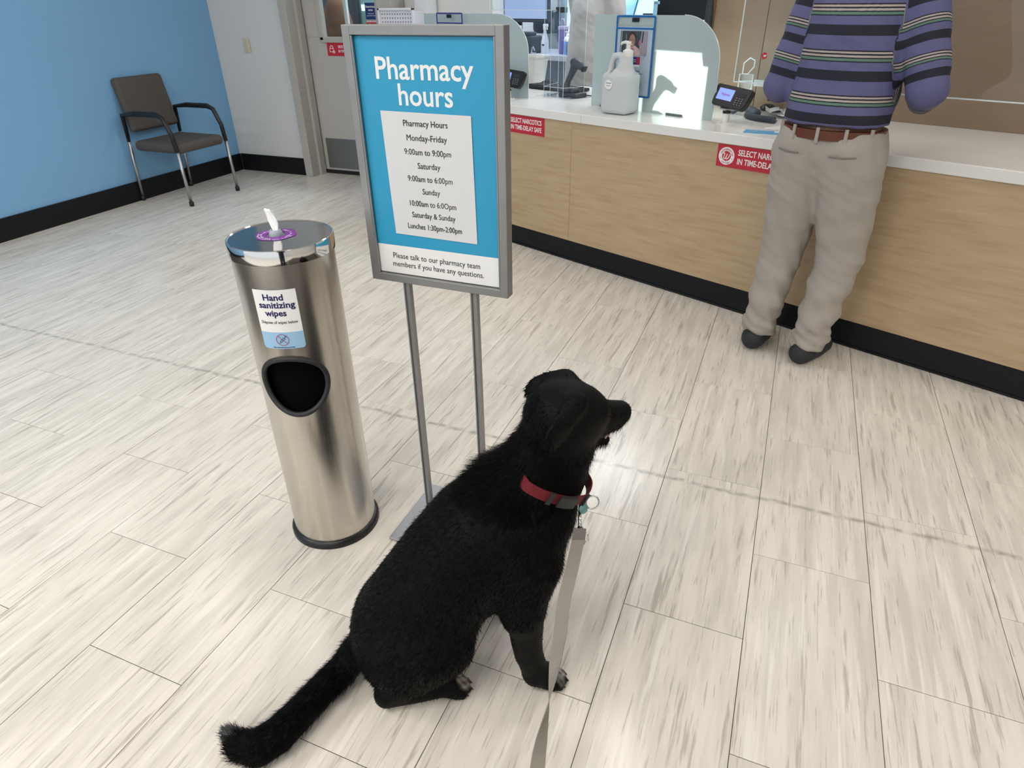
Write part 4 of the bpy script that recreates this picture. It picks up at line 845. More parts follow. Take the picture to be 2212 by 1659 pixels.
for i in range(15):
    t_=i/14; wdt=.006+.0095*math.sin(min(1,t_*1.4)*2.0)*(1-.35*max(0,t_-.62)/.38)
    for k in range(n*2):
        a=2*math.pi*k/(n*2); fold=.62+.38*math.cos(3*a+2.2*t_); 
        V.append((rc.x-.010*t_-.020*t_*t_*.4+wdt*fold*math.cos(a)+rn.uniform(-.0006,.0006),.010*math.sin(2.2*t_)+wdt*.75*fold*math.sin(a),ZL+.006+.050*t_+(.006*math.cos(2*a) if i==14 else 0)))
for i in range(14):
    for k in range(n*2): k2=(k+1)%(n*2); F_.append((i*n*2+k,i*n*2+k2,(i+1)*n*2+k2,(i+1)*n*2+k))
F_.append(tuple(range(14*n*2,15*n*2)))
o=mk('wipe',V,F_,tis,wd,True); sd=o.modifiers.new('s','SUBSURF'); sd.levels=1; sd.render_levels=1

# ------------------------------------------------------------ the dog
def unit(v): v=np.array(v,float); return v/np.linalg.norm(v)
def frame(x,y):
    x=unit(x); z=unit(np.cross(x,y)); return [x,np.cross(z,x),z]
def build_dog(vox=.0055):
    g=SDF((-.72,-.26,-.01),(.30,.30,.84),vox)
    C=g.chain
    C([(-.28,0,.142,.108),(-.232,0,.20,.118),(-.155,0,.30,.120),(-.085,0,.38,.122),(-.035,0,.435,.11)],.05)
    C([(-.07,0,.345,.10),(-.02,0,.37,.098),(.0,0,.43,.10)],.04)
    C([(-.005,0,.465,.092),(.032,0,.535,.078),(.064,0,.60,.069),(.078,0,.635,.066)],.035)
    C([(.01,0,.45,.088),(.06,0,.51,.058),(.092,0,.58,.042)],.03); C([(.085,0,.565,.036),(.100,0,.515,.026),(.105,0,.495,.018)],.02)     # throat ruff
    for sd in (1,-1):
        fx=.005 if sd>0 else -.05
        C([(-.035,sd*.07,.45,.06),(-.0,sd*.085,.36,.058),(-.025,sd*.10,.275,.048),(-.035+fx*.3,sd*.108,.24,.034)],.03)
        C([(-.022+fx*.3,sd*.108,.25,.040),(-.022+fx,sd*.110,.16,.032),(-.018+fx,sd*.112,.115,.029),(-.002+fx,sd*.114,.05,.0255)],.018)
        C([(-.002+fx,sd*.114,.045,.026),(.022+fx,sd*.114,.028,.026)],.015)
        for t,l in ((-.022,.030),(-.008,.042),(.009,.042),(.023,.030)):
            C([(.02+fx,sd*.114+t*.7,.022,.013),(.02+fx+l*.55,sd*.114+t,.021,.0125),(.02+fx+l,sd*.114+t,.011,.0095)],.006)
        C([(-.285,sd*.065,.135,.085),(-.23,sd*.088,.16,.07),(-.195,sd*.092,.175,.056)],.035)
        C([(-.19,sd*.098,.155,.052),(-.26,sd*.10,.088,.040),(-.33,sd*.10,.048,.023)],.02)
        C([(-.33,sd*.098,.036,.026),(-.27,sd*.098,.029,.022),(-.19,sd*.094,.027,.022)],.012)
        for t,l in ((-.022,.030),(-.008,.042),(.009,.042),(.023,.030)):
            C([(-.195,sd*.092+t*.7,.022,.013),(-.195+l*.55,sd*.092+t,.021,.0125),(-.195+l,sd*.092+t,.011,.0095)],.006)
    C([(-.345,.0,.115,.045),(-.40,-.003,.062,.034),(-.425,.018,.045,.032),(-.479,.063,.037,.031),(-.524,.112,.037,.032),(-.559,.147,.037,.034),(-.594,.165,.036,.034),(-.632,.154,.034,.027),(-.660,.12,.034,.012)],.02)
    # head
    c=np.array([.09,0.0,.663]); nose=np.array([.236,-.055,.621]); e=unit(nose-c); R=frame(e,(0,1,0)); side,up=R[1],R[2]
    if up[2]<0: up=-up
    A=[e,side,up]
    at=lambda a,b,h: c+e*a+side*b+up*h
    g.ell(at(.0,0,.006),(.075,.064,.06),A,.02)
    g.ell(at(-.03,0,.0),(.06,.06,.058),A,.03)
    g.cone(at(.03,0,-.012),at(.085,0,-.018),.048,.036,.022)     # cheeks to muzzle
    g.cone(at(.075,0,-.010),at(.140,0,-.008),.032,.025,.012)    # upper muzzle
    g.cone(at(.070,.015,-.026),at(.128,.011,-.024),.022,.017,.010)
    g.cone(at(.070,-.015,-.026),at(.128,-.011,-.024),.022,.017,.010)
    g.chain([tuple(at(.030,0,-.055))+(.024,),tuple(at(.085,0,-.070))+(.018,),tuple(at(.128,0,-.076))+(.011,)],.005)    # lower jaw
    g.cone(at(.05,.025,.02),at(.05,-.025,.02),.022,.022,.02)     # brow
    # ears
    for sd in (1,-1):
        if sd>0:
            b=np.array([.088,.060,.722]); t=np.array([.026,.100,.664]); wd=.031
        else:
            b=np.array([.095,-.040,.715]); t=np.array([.026,-.055,.690]); wd=.027
        ax=unit(t-b); nrm=unit(np.cross(ax,unit(e*.7-up*.7))) if sd>0 else unit(np.array([-.24,.82,.53])-ax*np.dot(ax,(-.24,.82,.53)))
        RR=[ax,np.cross(nrm,ax),nrm]
        g.ell((b*.45+t*.55),(np.linalg.norm(t-b)*.62,wd,.0085),RR,.004)
        g.cone(b,b*.6+t*.4,.02,.014,.02)
    return g

dog=empty('dog',(-.38,.97,0),R(33),'black dog with red collar sitting on the floor, looking right','dog')
gd=build_dog(.0045)
def fur_black(P):
    """P in dog space (s, n, z)"""
    c=np.full((len(P),3),.0); c[:]=(.0026,.0027,.0028)
    def patch(x,y,z,r,col,k=.4):
        d=np.linalg.norm((P-np.array([x,y,z]))*np.array([1,1,.8]),axis=1); w=np.clip((r-d)/(r*k),0,1)[:,None]; nz=(.55+.45*np.sin(P[:,0:1]*260+2)*np.sin(P[:,1:2]*330+1)); c[:]=c*(1-w*nz)+np.array(col)*w*nz
    for sd in (1,-1):
        fx=.005 if sd>0 else -.05
        patch(.058+fx,sd*.114-.008,.035,.026,(.42,.40,.38)); patch(.050+fx,sd*.114+.016,.022,.017,(.20,.19,.18)); patch(-.158,sd*.092,.033,.024,(.40,.36,.30)); patch(-.170,sd*.092-.02,.03,.020,(.33,.31,.27))
    patch(-.655,.125,.045,.030,(.16,.16,.165),.8); patch(-.03,.115,.265,.012,(.08,.08,.085)); patch(.232,-.052,.642,.022,(.03,.028,.027),.8)
    return c
def dsp(P): Q=P.copy(); Q[:,1]=-Q[:,1]; return Q
g_mesh=gd.mesh; _P,_F,_N=g_mesh()
gd.mesh=lambda: (dsp(_P),_F[:,::-1],dsp(_N))
hide=attr_mat('black_coat',.6,0,.4,bs=160,spec=.12)
body,bP,bF,bN=sdf_obj(gd,'body',hide,dog,colfn=lambda P,N: fur_black(dsp(P)),relax=2)
CC=np.array([.060,0,.526]); CE1=unit((.88,0,-.47)); CE3=unit((.47,0,.88))
# coat: short hairs standing off the skin, longer on neck, chest, belly and tail
def hair_part(P,F,N,count,seed):
    rg=np.random.default_rng(seed); P=dsp(P); N=dsp(N)
    a=P[F[:,0]];b=P[F[:,1]];c=P[F[:,2]]; ar=np.linalg.norm(np.cross(b-a,c-a),axis=1)
    s,n,z=P[F[:,0]].T
    tail=s<-.40; headr=(z>.62)&(s>.035); leg=((z<.24)&(s>-.10))|((z<.06)&(s>-.36)&(~tail)); 
    wgt=ar*np.where(headr,1.9,np.where(leg,.9,1.2)); f=rg.choice(len(F),count,p=wgt/wgt.sum()); u=rg.random((count,1)); v=rg.random((count,1))
    p=P[F[f,0]]*(1-u)*(1-v)+P[F[f,1]]*u*(1-v)+P[F[f,2]]*u*v+P[F[f,3]]*(1-u)*v; nm=N[F[f,0]]
    s,n,z=p.T; tail=s<-.40; headr=(z>.62)&(s>.035); leg=((z<.24)&(s>-.10))|((z<.06)&(~tail))
    flow=np.tile(np.array([-.62,0,-.78]),(count,1)); flow[headr]=(-.9,.2,.1); flow[leg]=(.0,0,-1)
    tv=np.stack([-.72+0*s,.62-(s<-.6)*1.1,0*s],1); flow[tail]=tv[tail]
    ln=np.full(count,.013); ruff=((z>.50)&(z<.66)&(s<.06)); ln[ruff]=.022; ln[(z>.52)&(z<.60)&(s<.0)]=.034
    thr=(s>.03)&(z>.36)&(z<.60); ln[thr]=.020; ln[headr]=.0075; ln[leg]=.007; ln[tail]=.019; ln[(s<-.62)]=.022
    bel=(z<.26)&(s>-.14)&(s<-.03)&(abs(n)<.09)&(~leg)|((nm[:,2]<-.5)&(z>.1)&(z<.3)&(s>-.15)); ln[bel]=.022
    ln=ln*rg.uniform(.6,1.25,count); ln[(z<.012)]*=.2
    flow=flow-nm*(flow*nm).sum(1,keepdims=True); flow/=np.linalg.norm(flow,axis=1,keepdims=True)+1e-6
    flow+=rg.normal(0,.22,(count,3)); lift=rg.uniform(.18,.55,(count,1)); lift[tail]*=1.4; lift[ruff]*=1.5; lift[leg]*=.55; lift[headr]*=.38
    d=flow+nm*lift; d/=np.linalg.norm(d,axis=1,keepdims=True)
    d2=d*.9+flow*.5+np.array([0,0,-.15]); d2/=np.linalg.norm(d2,axis=1,keepdims=True)
    L=ln[:,None]; side=np.cross(d,nm); side/=np.linalg.norm(side,axis=1,keepdims=True)+1e-6; w=.0006
    p0=p-nm*.0015; m=p0+d*L*.5; t=m+d2*L*.5; t[:,2]=np.maximum(t[:,2],.0012); m[:,2]=np.maximum(m[:,2],.001)
    V=np.stack([p0-side*w,p0+side*w,m+side*w*.8,m-side*w*.8,t],1).reshape(-1,3)
    q_=p-CC; near=(np.abs(q_@CE3-.004)<.017)&(np.linalg.norm(q_,axis=1)<.15)&((q_@CE1)/(np.hypot(q_@CE1,q_[:,1])+1e-6)>-.78); V=V.reshape(count,5,3)[~near].reshape(-1,3); p=p[~near]; count=len(p)
    col=np.repeat(fur_black(p),5,axis=0)*rg.uniform(.7,1.5,(count,1)).repeat(5,0)
    return dsp(V),col
hv,hc=hair_part(bP,bF,bN,110000,5); nh=len(hv)//5
me=bpy.data.meshes.new('coat_hair'); me.vertices.add(len(hv)); me.vertices.foreach_set('co',hv.astype(np.float32).ravel())
base=np.arange(nh)[:,None]*5; lq=np.concatenate([base+np.array([0,1,2,3]),base+np.array([3,2,4])],1).ravel().astype(np.int32)
me.loops.add(len(lq)); me.loops.foreach_set('vertex_index',lq); me.polygons.add(2*nh)
st0=np.stack([np.arange(nh)*7,np.arange(nh)*7+4],1).ravel().astype(np.int32); me.polygons.foreach_set('loop_start',st0); me.update(calc_edges=True)
ca=me.color_attributes.new('tint','FLOAT_COLOR','POINT'); ca.data.foreach_set('color',np.concatenate([hc,np.ones((len(hc),1))],1).astype(np.float32).ravel())
ho=link('coat_hair',me,attr_mat('black_hair',.55,0,0,spec=.05),dog); ho['kind']='stuff'
def dl(s,n,z): return Vector((s,-n,z))
wetb=mat('wet_black',(.012,.012,.013),.18,coat=.5)
hc_=np.array([.09,0,.663]); hn=np.array([.236,-.055,.621]); he=unit(hn-hc_); hA=frame(he,(0,1,0)); hs_,hu=hA[1],hA[2]
if hu[2]<0: hu=-hu
if hs_[1]<0: hs_=-hs_
def hp(a,b,h): v=hc_+he*a+hs_*b+hu*h; return dl(*v)
g=SDF((.15,-.02,.55),(.32,.13,.70),.003); q=hp(.152,0,-.002); g.ell((q.x,q.y,q.z),(.014,.015,.012),None,.006)
for s_ in (1,-1): q=hp(.164,s_*.007,-.005); g.ell((q.x,q.y,q.z),(.005,.0035,.004),None,.003,'sub')
sdf_obj(g,'nose',wetb,dog)
for s_ in (1,-1):
    q=hp(.060,s_*.031,.026); b=MB(); b.lathe([(0,-.009),(.0064,-.0064),(.009,0),(.0064,.0064),(0,.009)],14,q); b.done('eye',mat('dog_eye',(.010,.006,.004),.10,coat=1) if s_>0 else bpy.data.materials['dog_eye'],dog,True)
tg=[hp(.05,0,-.048),hp(.095,.0,-.056),hp(.120,0,-.060),hp(.130,0,-.064)]
b=MB(); b.tube(tg,[.012,.013,.011,.006],10); b.done('tongue',mat('pink_tongue',(.55,.16,.17),.3),dog,True)
b=MB(); 
for a_,c_ in ((.095,.014),(.10,.010),(.104,.005)): q=hp(a_+.018,c_,-.062); b.cyl(q,q+Vector((0,0,.007)),.0018,.0006,8)
b.done('teeth',mat('ivory_tooth',(.8,.76,.66),.3),dog)
# claws
for sd in (1,-1):
    fx=.005 if sd>0 else -.05
    for x0,tt,ll in ((.02+fx,.114,0),(-.195,.092,0)):
        for t,l in ((-.022,.030),(-.008,.042),(.009,.042),(.023,.030)):
            q=dl(x0+l+.006,sd*tt+t,.010); MB().tube([q,q+Vector((.004,0,-.002)),q+Vector((.007,0,-.006))],[.0032,.0026,.001],6).done('claw',M['blackm'],dog,True)
# collar hugging the neck
def dist_at(s,n,z):
    i=np.round((np.array([s,n,z])-gd.lo)/gd.v).astype(int); i=np.clip(i,0,gd.n-1); return gd.D[tuple(i)]
cc=np.array([.060,0,.526]); e1=unit((.88,0,-.47)); e3=unit((.47,0,.88))
ringp=[]
for k in range(72):
    t=2*math.pi*k/72; d=e1*math.cos(t)+np.array([0,1,0])*math.sin(t); r_=.05
    while r_<.16 and min(dist_at(*(cc+d*r_+e3*o)) for o in (-.011,0,.011))<.003: r_+=.002
    ringp.append(r_)
rs=np.array(ringp); 
for _ in range(4): rs=np.maximum(rs*.0+ (np.roll(rs,1)+np.roll(rs,-1)+2*rs)/4, 0)
rs+=.0045-.032*np.clip((-np.cos(2*np.pi*np.arange(72)/72)-.70)/.28,0,1)
def collar_pt(k,o,extra=0):
    t=2*math.pi*k/72; i=int(k)%72; f=k-int(k); rr_=rs[i]*(1-f)+rs[(i+1)%72]*f+extra; return dl(*(cc+(e1*math.cos(t)+np.array([0,1,0])*math.sin(t))*rr_+e3*o))
col_=empty('collar',(0,0,0)); bpy.data.objects.remove(col_)
def band(k0,k1,w,th,name,m,par,ex=0):
    V=[];F_=[]; K=list(np.arange(k0,k1+.01,1))
    for k in K: V+=[collar_pt(k,-w,ex),collar_pt(k,w,ex),collar_pt(k,w,ex+th),collar_pt(k,-w,ex+th)]
    for i in range(len(K)-1):
        for j in range(4): F_.append((4*i+j,4*i+(j+1)%4,4*i+4+(j+1)%4,4*i+4+j))
    F_+=[(3,2,1,0),tuple(4*(len(K)-1)+j for j in range(4))]
    return mk(name,V,F_,m,par,False)
redw=mat('crimson_webbing',(.14,.006,.012),.6,bump=.6,bs=500,var=.15,vs=90)
collar=band(0,72,.0115,.0028,'collar',redw,dog)
collar['label']='red webbing dog collar'
band(14.5,19.5,.0125,.008,'buckle',M['blackm'],collar,.002); band(21,22.6,.0135,.006,'slider',M['blackm'],collar,.002); band(9.5,11,.0135,.006,'keeper',M['blackm'],collar,.002)
k0=collar_pt(5.5,-.012,.004); 
ringc=k0+dl(.012,.004,-.012)-dl(0,0,0)
def ring_pts(c,u,v,r_,n=20): return [c+u*(r_*math.cos(2*math.pi*i/n))+v*(r_*math.sin(2*math.pi*i/n)) for i in range(n)]
b=MB(); b.tube(ring_pts(ringc,Vector((1,0,0)),Vector((0,-.35,-.94)).normalized(),.014),.0019,8,closed=True); b.done('d_ring',M['chrome'],collar,True)
b=MB(); q=collar_pt(9,-.014,.006)+Vector((0,0,-.012)); b.lathe([(0,-.001),(.010,-.001),(.011,0),(.010,.001),(0,.001)],20,q,(R(70),0,R(20))); b.done('name_tag',mat('teal_tag',(.16,.36,.34),.3,metal=.3),collar,True)
# ------------------------------------------------------------ the leash
ls_=[(-.248,.938,.433),(-.248,.930,.422),(-.245,.884,.390),(-.242,.830,.360),(-.230,.771,.340),(-.221,.719,.331),(-.211,.659,.309),(-.205,.603,.278),(-.199,.568,.258),(-.187,.521,.237),(-.12,.36,.26),(.02,.14,.50),(.16,-.16,.84),(.195,-.315,.885)]
lw=empty('leash',ls_[0],0,'grey webbing leash clipped to the dog collar, running down out of frame','leash')
o0=Vector(ls_[0])
Ax=Vector((.926,.377,-.012)); Cv=Vector((-.329,.794,-.511)); Bv=Vector((-.183,.477,.859))
path=[Vector(p)-o0 for p in ls_]
# resample smooth
def smooth_path(P,ang,n=8):
    Q=[];A_=[]
    for k in range(len(P)-1):
        p0=P[max(k-1,0)];p1=P[k];p2=P[k+1];p3=P[min(k+2,len(P)-1)]
        for j in range(n):
            u=j/n; Q.append(.5*((2*p1)+(-p0+p2)*u+(2*p0-5*p1+4*p2-p3)*u*u+(-p0+3*p1-3*p2+p3)*u**3)); A_.append(ang[k]*(1-u)+ang[k+1]*u)
    Q.append(P[-1]); A_.append(ang[-1]); return Q,A_
Q,An=smooth_path(path,[0,0,5,12,18,35,90,140,165,175,175,175,178,180])
V=[];F_=[]
for k,(p,a) in enumerate(zip(Q,An)):
    t=(Q[min(k+1,len(Q)-1)]-Q[max(k-1,0)]).normalized(); x=(Ax-t*Ax.dot(t)).normalized(); y=t.cross(x); w=x*math.cos(R(a))+y*math.sin(R(a)); nn_=t.cross(w)
    for s1,s2 in ((-1,-1),(1,-1),(1,1),(-1,1)): V.append(p+w*(.0127*s1)+nn_*(.0009*s2))
for k in range(len(Q)-1):
    for j in range(4): F_.append((4*k+j,4*k+(j+1)%4,4*k+4+(j+1)%4,4*k+4+j))
web=mat('grey_webbing',(.30,.27,.235),.75,var=.08,vs=30,bump=.7,bs=700)
strap=mk('strap',V,F_,web,lw,False)
b=MB(); b.box((0,0,0),(.0262,.0045,.034),.001); sbx=b.done('stitched_end',mat('dark_grey_webbing',(.20,.185,.17),.8,bump=.7,bs=700),lw); t=(Q[2]-Q[0]).normalized(); sbx.matrix_local=Matrix.Translation(Q[2])@Matrix((Ax,(Ax.cross(-t)).normalized()*-1,-t)).transposed().to_4x4()
cA=ls_clip=[Vector(p)-o0 for p in [(-.262,.988,.474),(-.256,.966,.455),(-.249,.947,.442)]]
b=MB(); b.tube([cA[0]+Ax*-.004,cA[0],cA[1],cA[2]],[.0018,.003,.0034,.0042],8); b.tube([cA[0],cA[0]+Ax*.006+Bv*.004,cA[0]+Ax*.010-Bv*.004,cA[0]*.55+cA[1]*.45+Ax*.006],.0018,8); b.lathe([(0,-.004),(.006,-.003),(.006,.003),(0,.004)],16,cA[2]); b.done('snap_hook',M['chrome'],lw,True)
b=MB(); c0=cA[2]-Bv*.006; b.tube([c0+Ax*-.014,c0+Ax*.008,c0+Ax*.016-Bv*.004,c0+Ax*.016-Bv*.018,c0+Ax*.011-Bv*.020,c0+Ax*-.014-Bv*.016],.0019,8,closed=True); b.done('swivel_loop',M['chrome'],lw,True)

# ------------------------------------------------------------ people (x right, y forward, z up in their own space)
def noise_disp(P,N,amp,seed=0):
    x,y,z=P.T; a=np.arctan2(y,x)
    w=np.sin(z*52+2.1*np.sin(a*2+seed)+seed)*.5+np.sin(z*95+x*60+3*np.sin(z*20+seed))*.3+np.sin((x*.8+y+z*.6)*75+seed*2)*.3
    return w*amp
def human(name,loc,yaw,lab,J,shirt_m,pants_m,shoe_m,skin,hairc,height=1.72,vox=.0075,shirt_hem=.95,sleeve_end=.75,group=None,long_coat=False,stripes=False,leg_r=(.095,.080,.074),torso_r=.125,belt=False,wrist_sleeve=None):
    root=empty(name,loc,yaw,lab,'person'); k=height/1.72; hx=.10*k
    hip=.90*k; sh=1.42*k; HC=np.array(J.get('head',(0,.03,1.60*k)),float)
    lean=J.get('lean',.0)
    pel=(0,0,hip+.04); chest=(0,lean*.7,1.26*k); nk=(0,lean,1.47*k)
    lo=(-.65,-.45,-.01); hi=(.65,.75,height+.1)
    def limbs(g,arm=1.0,leg=1.0,ex=0):
        pass
    # body: one continuous surface
    g=SDF(lo,hi,vox); C=g.chain
    C([(*pel[:2],hip,.115),(0,lean*.3,1.06*k,.105),(0,lean*.7,1.25*k,.115),(0,lean*.95,1.37*k,.09)],.05)
    g.ell((0,lean*.7,1.28*k),(.165,.105,.17),None,.04)
    C([(0,lean,1.40*k,.060),(0,lean+.01,1.50*k,.055),tuple(HC-np.array([0,.01,.06]))+(.055,)],.03)
    fd=unit(J.get('look',(0,1,0))); rt=unit(np.cross(fd,(0,0,1))); upv=np.cross(rt,fd); A=[rt,fd,upv]; at=lambda a,b,c: HC+rt*a+fd*b+upv*c
    g.ell(at(0,-.012,.022),(.076,.094,.088),A,.02); g.ell(at(0,.02,-.035),(.058,.070,.075),A,.03); g.ell(at(0,.062,-.088),(.026,.022,.02),A,.02)
    g.chain([tuple(at(0,.086,.005))+(.010,),tuple(at(0,.104,-.030))+(.012,)],.012); g.ell(at(0,.084,-.062),(.024,.012,.007),A,.006)
    g.ell(at(0,.078,.022),(.055,.016,.010),A,.012)
    for s_ in (1,-1):
        g.ell(at(s_*.030,.086,.004),(.014,.012,.010),A,.004,'sub'); g.ell(at(s_*.078,-.012,-.012),(.010,.020,.032),A,.006)
    feet={}
    for s_,nm in ((1,'R'),(-1,'L')):
        S=np.array([s_*J.get('shw',.175),lean*.9,sh-.015]); E=np.array(J['elbow'+nm]); Wr=np.array(J['wrist'+nm]); Hd=unit(np.array(J['hand'+nm])); F0=np.array(J['foot'+nm]); toe=unit(J.get('toe'+nm,(0,1,0)))
        C([tuple(S)+(.058,),tuple(S*.5+E*.5)+(.047,),tuple(E)+(.040,),tuple(E*.4+Wr*.6)+(.036,),tuple(Wr)+(.026,)],.02)
        hip_=np.array([s_*hx,0,hip-.02]); kn=J.get('knee'+nm); kn=np.array(kn) if kn is not None else hip_*.48+F0*.52+np.array([0,.03,0]); an=F0+np.array([0,0,.085])
        C([tuple(hip_)+(.088,),tuple(kn)+(.056,),tuple(kn*.65+an*.35)+(.052,),tuple(an)+(.036,)],.03)
        C([tuple(F0+np.array([0,0,.045]))+(.036,),tuple(F0+toe*.10+np.array([0,0,.035]))+(.036,),tuple(F0+toe*.165+np.array([0,0,.025]))+(.028,)],.02)
        # hand: palm, four unequal bent fingers and a thumb from the palm's side
        side=unit(np.cross(Hd,J.get('palm'+nm,(0,0,-1)))); pn=unit(np.cross(side,Hd)); pc=Wr+Hd*.05
        g.ell(pc,(.046,.038,.016),[Hd,side,pn],.012)
        for q,(o_,l_) in enumerate(((-.030,.052),(-.010,.068),(.010,.072),(.030,.064))):
            b0=Wr+Hd*.082+side*o_; m_=b0+Hd*l_*.5-pn*.006+side*o_*.15; e_=m_+Hd*l_*.40-pn*.020+side*o_*.05
            C([tuple(Wr+Hd*.05+side*o_*.8)+(.010,),tuple(b0)+(.0098,),tuple(m_)+(.0088,),tuple(e_)+(.0075,)],.004)
        tb_=Wr+Hd*.030-side*s_*0+side*(.036 if J.get('thumb'+nm,1)>0 else -.036)
        t2=tb_+Hd*.030+side*(.022 if J.get('thumb'+nm,1)>0 else -.022)-pn*.008; C([tuple(Wr+Hd*.03)+(.014,),tuple(tb_)+(.012,),tuple(t2)+(.0105,),tuple(t2+Hd*.026-pn*.004)+(.009,)],.005)
    sdf_obj(g,'body',skin,root)
    # shirt
    g=SDF(lo,hi,vox); C=g.chain; tr=torso_r
    C([(0,0,shirt_hem+.03,tr+.004),(0,lean*.3,1.08*k,tr),(0,lean*.7,1.25*k,tr+.008),(0,lean*.95,1.36*k,tr-.035)],.05)
    for s_ in (1,-1): C([(s_*.055,0,shirt_hem+.02,tr-.01),(s_*.06,lean*.7,1.22*k,tr-.015),(s_*.09,lean*.9,1.37*k,.075)],.05)
    if long_coat: C([(0,0,shirt_hem-.02,tr+.055),(0,lean*.3,1.0*k,tr+.03),(0,lean*.5,1.1*k,tr+.01)],.05)
    g.cone((0,lean,1.42*k),(0,lean+.005,1.485*k),.070,.064,.02)
    C([(0,lean*.7-.012,1.24*k,tr-.002),(0,lean*.9-.018,1.34*k,.100),(0,lean*.97-.01,1.43*k,.080)],.02); C([(-.10,lean*.9-.008,1.36*k,.085),(.10,lean*.9-.008,1.36*k,.085)],.03)
    for s_,nm in ((1,'R'),(-1,'L')):
        S=np.array([s_*J.get('shw',.175),lean*.9,sh-.015]); E=np.array(J['elbow'+nm]); Wr=np.array(J['wrist'+nm])
        if sleeve_end<=1.0: C([tuple(S)+(.072,),tuple(S+(E-S)*sleeve_end)+(.070,)],.025)
        else:
            t=sleeve_end-1; C([tuple(S)+(.072,),tuple(S*.5+E*.5)+(.066,),tuple(E)+(.060,),tuple(E+(Wr-E)*t)+(.046,)],.025)
    zc=shirt_hem; Z=(g.lo[2]+g.v*np.arange(g.n[2],dtype=np.float32))[None,None,:]; g.D=np.maximum(g.D,zc-Z)
    P,F,N=g.mesh(); P=P+N*noise_disp(P,N,.0034 if not long_coat else .0028,1.3)[:,None]
    band=np.zeros(len(P))
    if stripes:
        per=.135; band=P[:,2]/per
        for s_,nm in ((1,'R'),(-1,'L')):
            S=np.array([s_*J.get('shw',.175),lean*.9,sh-.015]); E=np.array(J['elbow'+nm]); Wr=np.array(J['wrist'+nm]); d=unit(E-S); L1=np.linalg.norm(E-S)
            def seg(a,b): ab=b-a; t=np.clip(((P-a)@ab)/(ab@ab),0,1); return np.linalg.norm(P-a-t[:,None]*ab,axis=1),t
            d1,t1=seg(S+d*.06,E); d2,t2=seg(E,Wr)
            m=((d1<.10)&(s_*P[:,0]>.150))|((d2<.088)&((s_*P[:,0]>.150)|(P[:,1]>.15)))
            v1=(sh-t1*L1)/per; v2=(sh-L1-t2*np.linalg.norm(Wr-E))/per
            band[m]=np.where(d1<d2,v1,v2)[m]
    g.mesh=lambda: (P,F,N)
    so_,P2,_,_=sdf_obj(g,'shirt' if not long_coat else 'smock',shirt_m,root)
    if stripes: at_=so_.data.attributes.new('band','FLOAT','POINT'); at_.data.foreach_set('value',band.astype(np.float32))
    # trousers
    g=SDF(lo,hi,vox); C=g.chain; wz=hip+.045; C([(-.058,0,hip-.02,.122),(.058,0,hip-.02,.122)],.03); C([(-.05,0,hip+.03,.112),(.05,0,hip+.03,.112)],.03)
    for s_,nm in ((1,'R'),(-1,'L')):
        F0=np.array(J['foot'+nm]); hip_=np.array([s_*hx*.85,0,hip-.05]); kn=J.get('knee'+nm); kn=np.array(kn) if kn is not None else hip_*.48+F0*.52+np.array([0,.03,0])
        C([tuple(hip_)+(leg_r[0]+.012,),tuple(hip_*.5+kn*.5)+(leg_r[0],),tuple(kn)+(leg_r[1],),tuple(kn*.3+F0*.7+np.array([0,0,.03]))+(leg_r[2],),tuple(F0+np.array([0,.02,.075]))+(leg_r[2]-.002,)],.03)
    g.D=np.maximum(g.D,.066-Z); g.D=np.maximum(g.D,Z-wz)
    P3,F3,N3=g.mesh(); am=.0045+.008*np.clip((.42-P3[:,2])/.3,0,1); P3=P3+N3*(noise_disp(P3,N3,1,4.2)*am)[:,None]; g.mesh=lambda:(P3,F3,N3); sdf_obj(g,'trousers',pants_m,root)
    # shoes with soles
    for nm in 'RL':
        F0=np.array(J['foot'+nm]); toe=unit(J.get('toe'+nm,(0,1,0))); g=SDF(F0+(-.16,-.12,-.01),F0+(.16,.26,.15),.005)
        g.chain([tuple(F0+toe*-.025+np.array([0,0,.048]))+(.045,),tuple(F0+toe*.09+np.array([0,0,.040]))+(.046,),tuple(F0+toe*.165+np.array([0,0,.030]))+(.036,)],.02); g.cone(F0+(0,0,.06),F0+(0,0,.10),.046,.040,.02); g.plane_cut(0.0)
        so2,_,_,_=sdf_obj(g,'shoe',shoe_m,root)
    # hair and eyes
    g=SDF(HC-.16,HC+.18,.006); g.ell(at(0,-.022,.034),(.086,.100,.090),A,.02); g.ell(at(0,-.055,-.02),(.072,.060,.075),A,.03); g.ell(at(0,.085,-.03),(.075,.075,.085),A,.02,'sub'); P4,F4,N4=g.mesh(); P4=P4+N4*(np.sin(P4[:,0:1]*300)*np.sin(P4[:,2:3]*160)*.0018); g.mesh=lambda:(P4,F4,N4); sdf_obj(g,'hair',hairc,root)
    for s_ in (1,-1):
        q=at(s_*.030,.074,.004); b=MB(); b.lathe([(0,-.011),(.008,-.008),(.011,0),(.008,.008),(0,.011)],14,q); b.done('eye',M['eyewhite'],root,True); b=MB(); b.lathe([(0,0),(.0048,0),(0,.0012)],12,q+fd*.0108,Vector(fd).to_track_quat('Z','Y').to_matrix().to_4x4()); b.done('iris',M['ink'],root)
    return root,at,g
M['eyewhite']=mat('eye_white',(.75,.73,.70),.2)
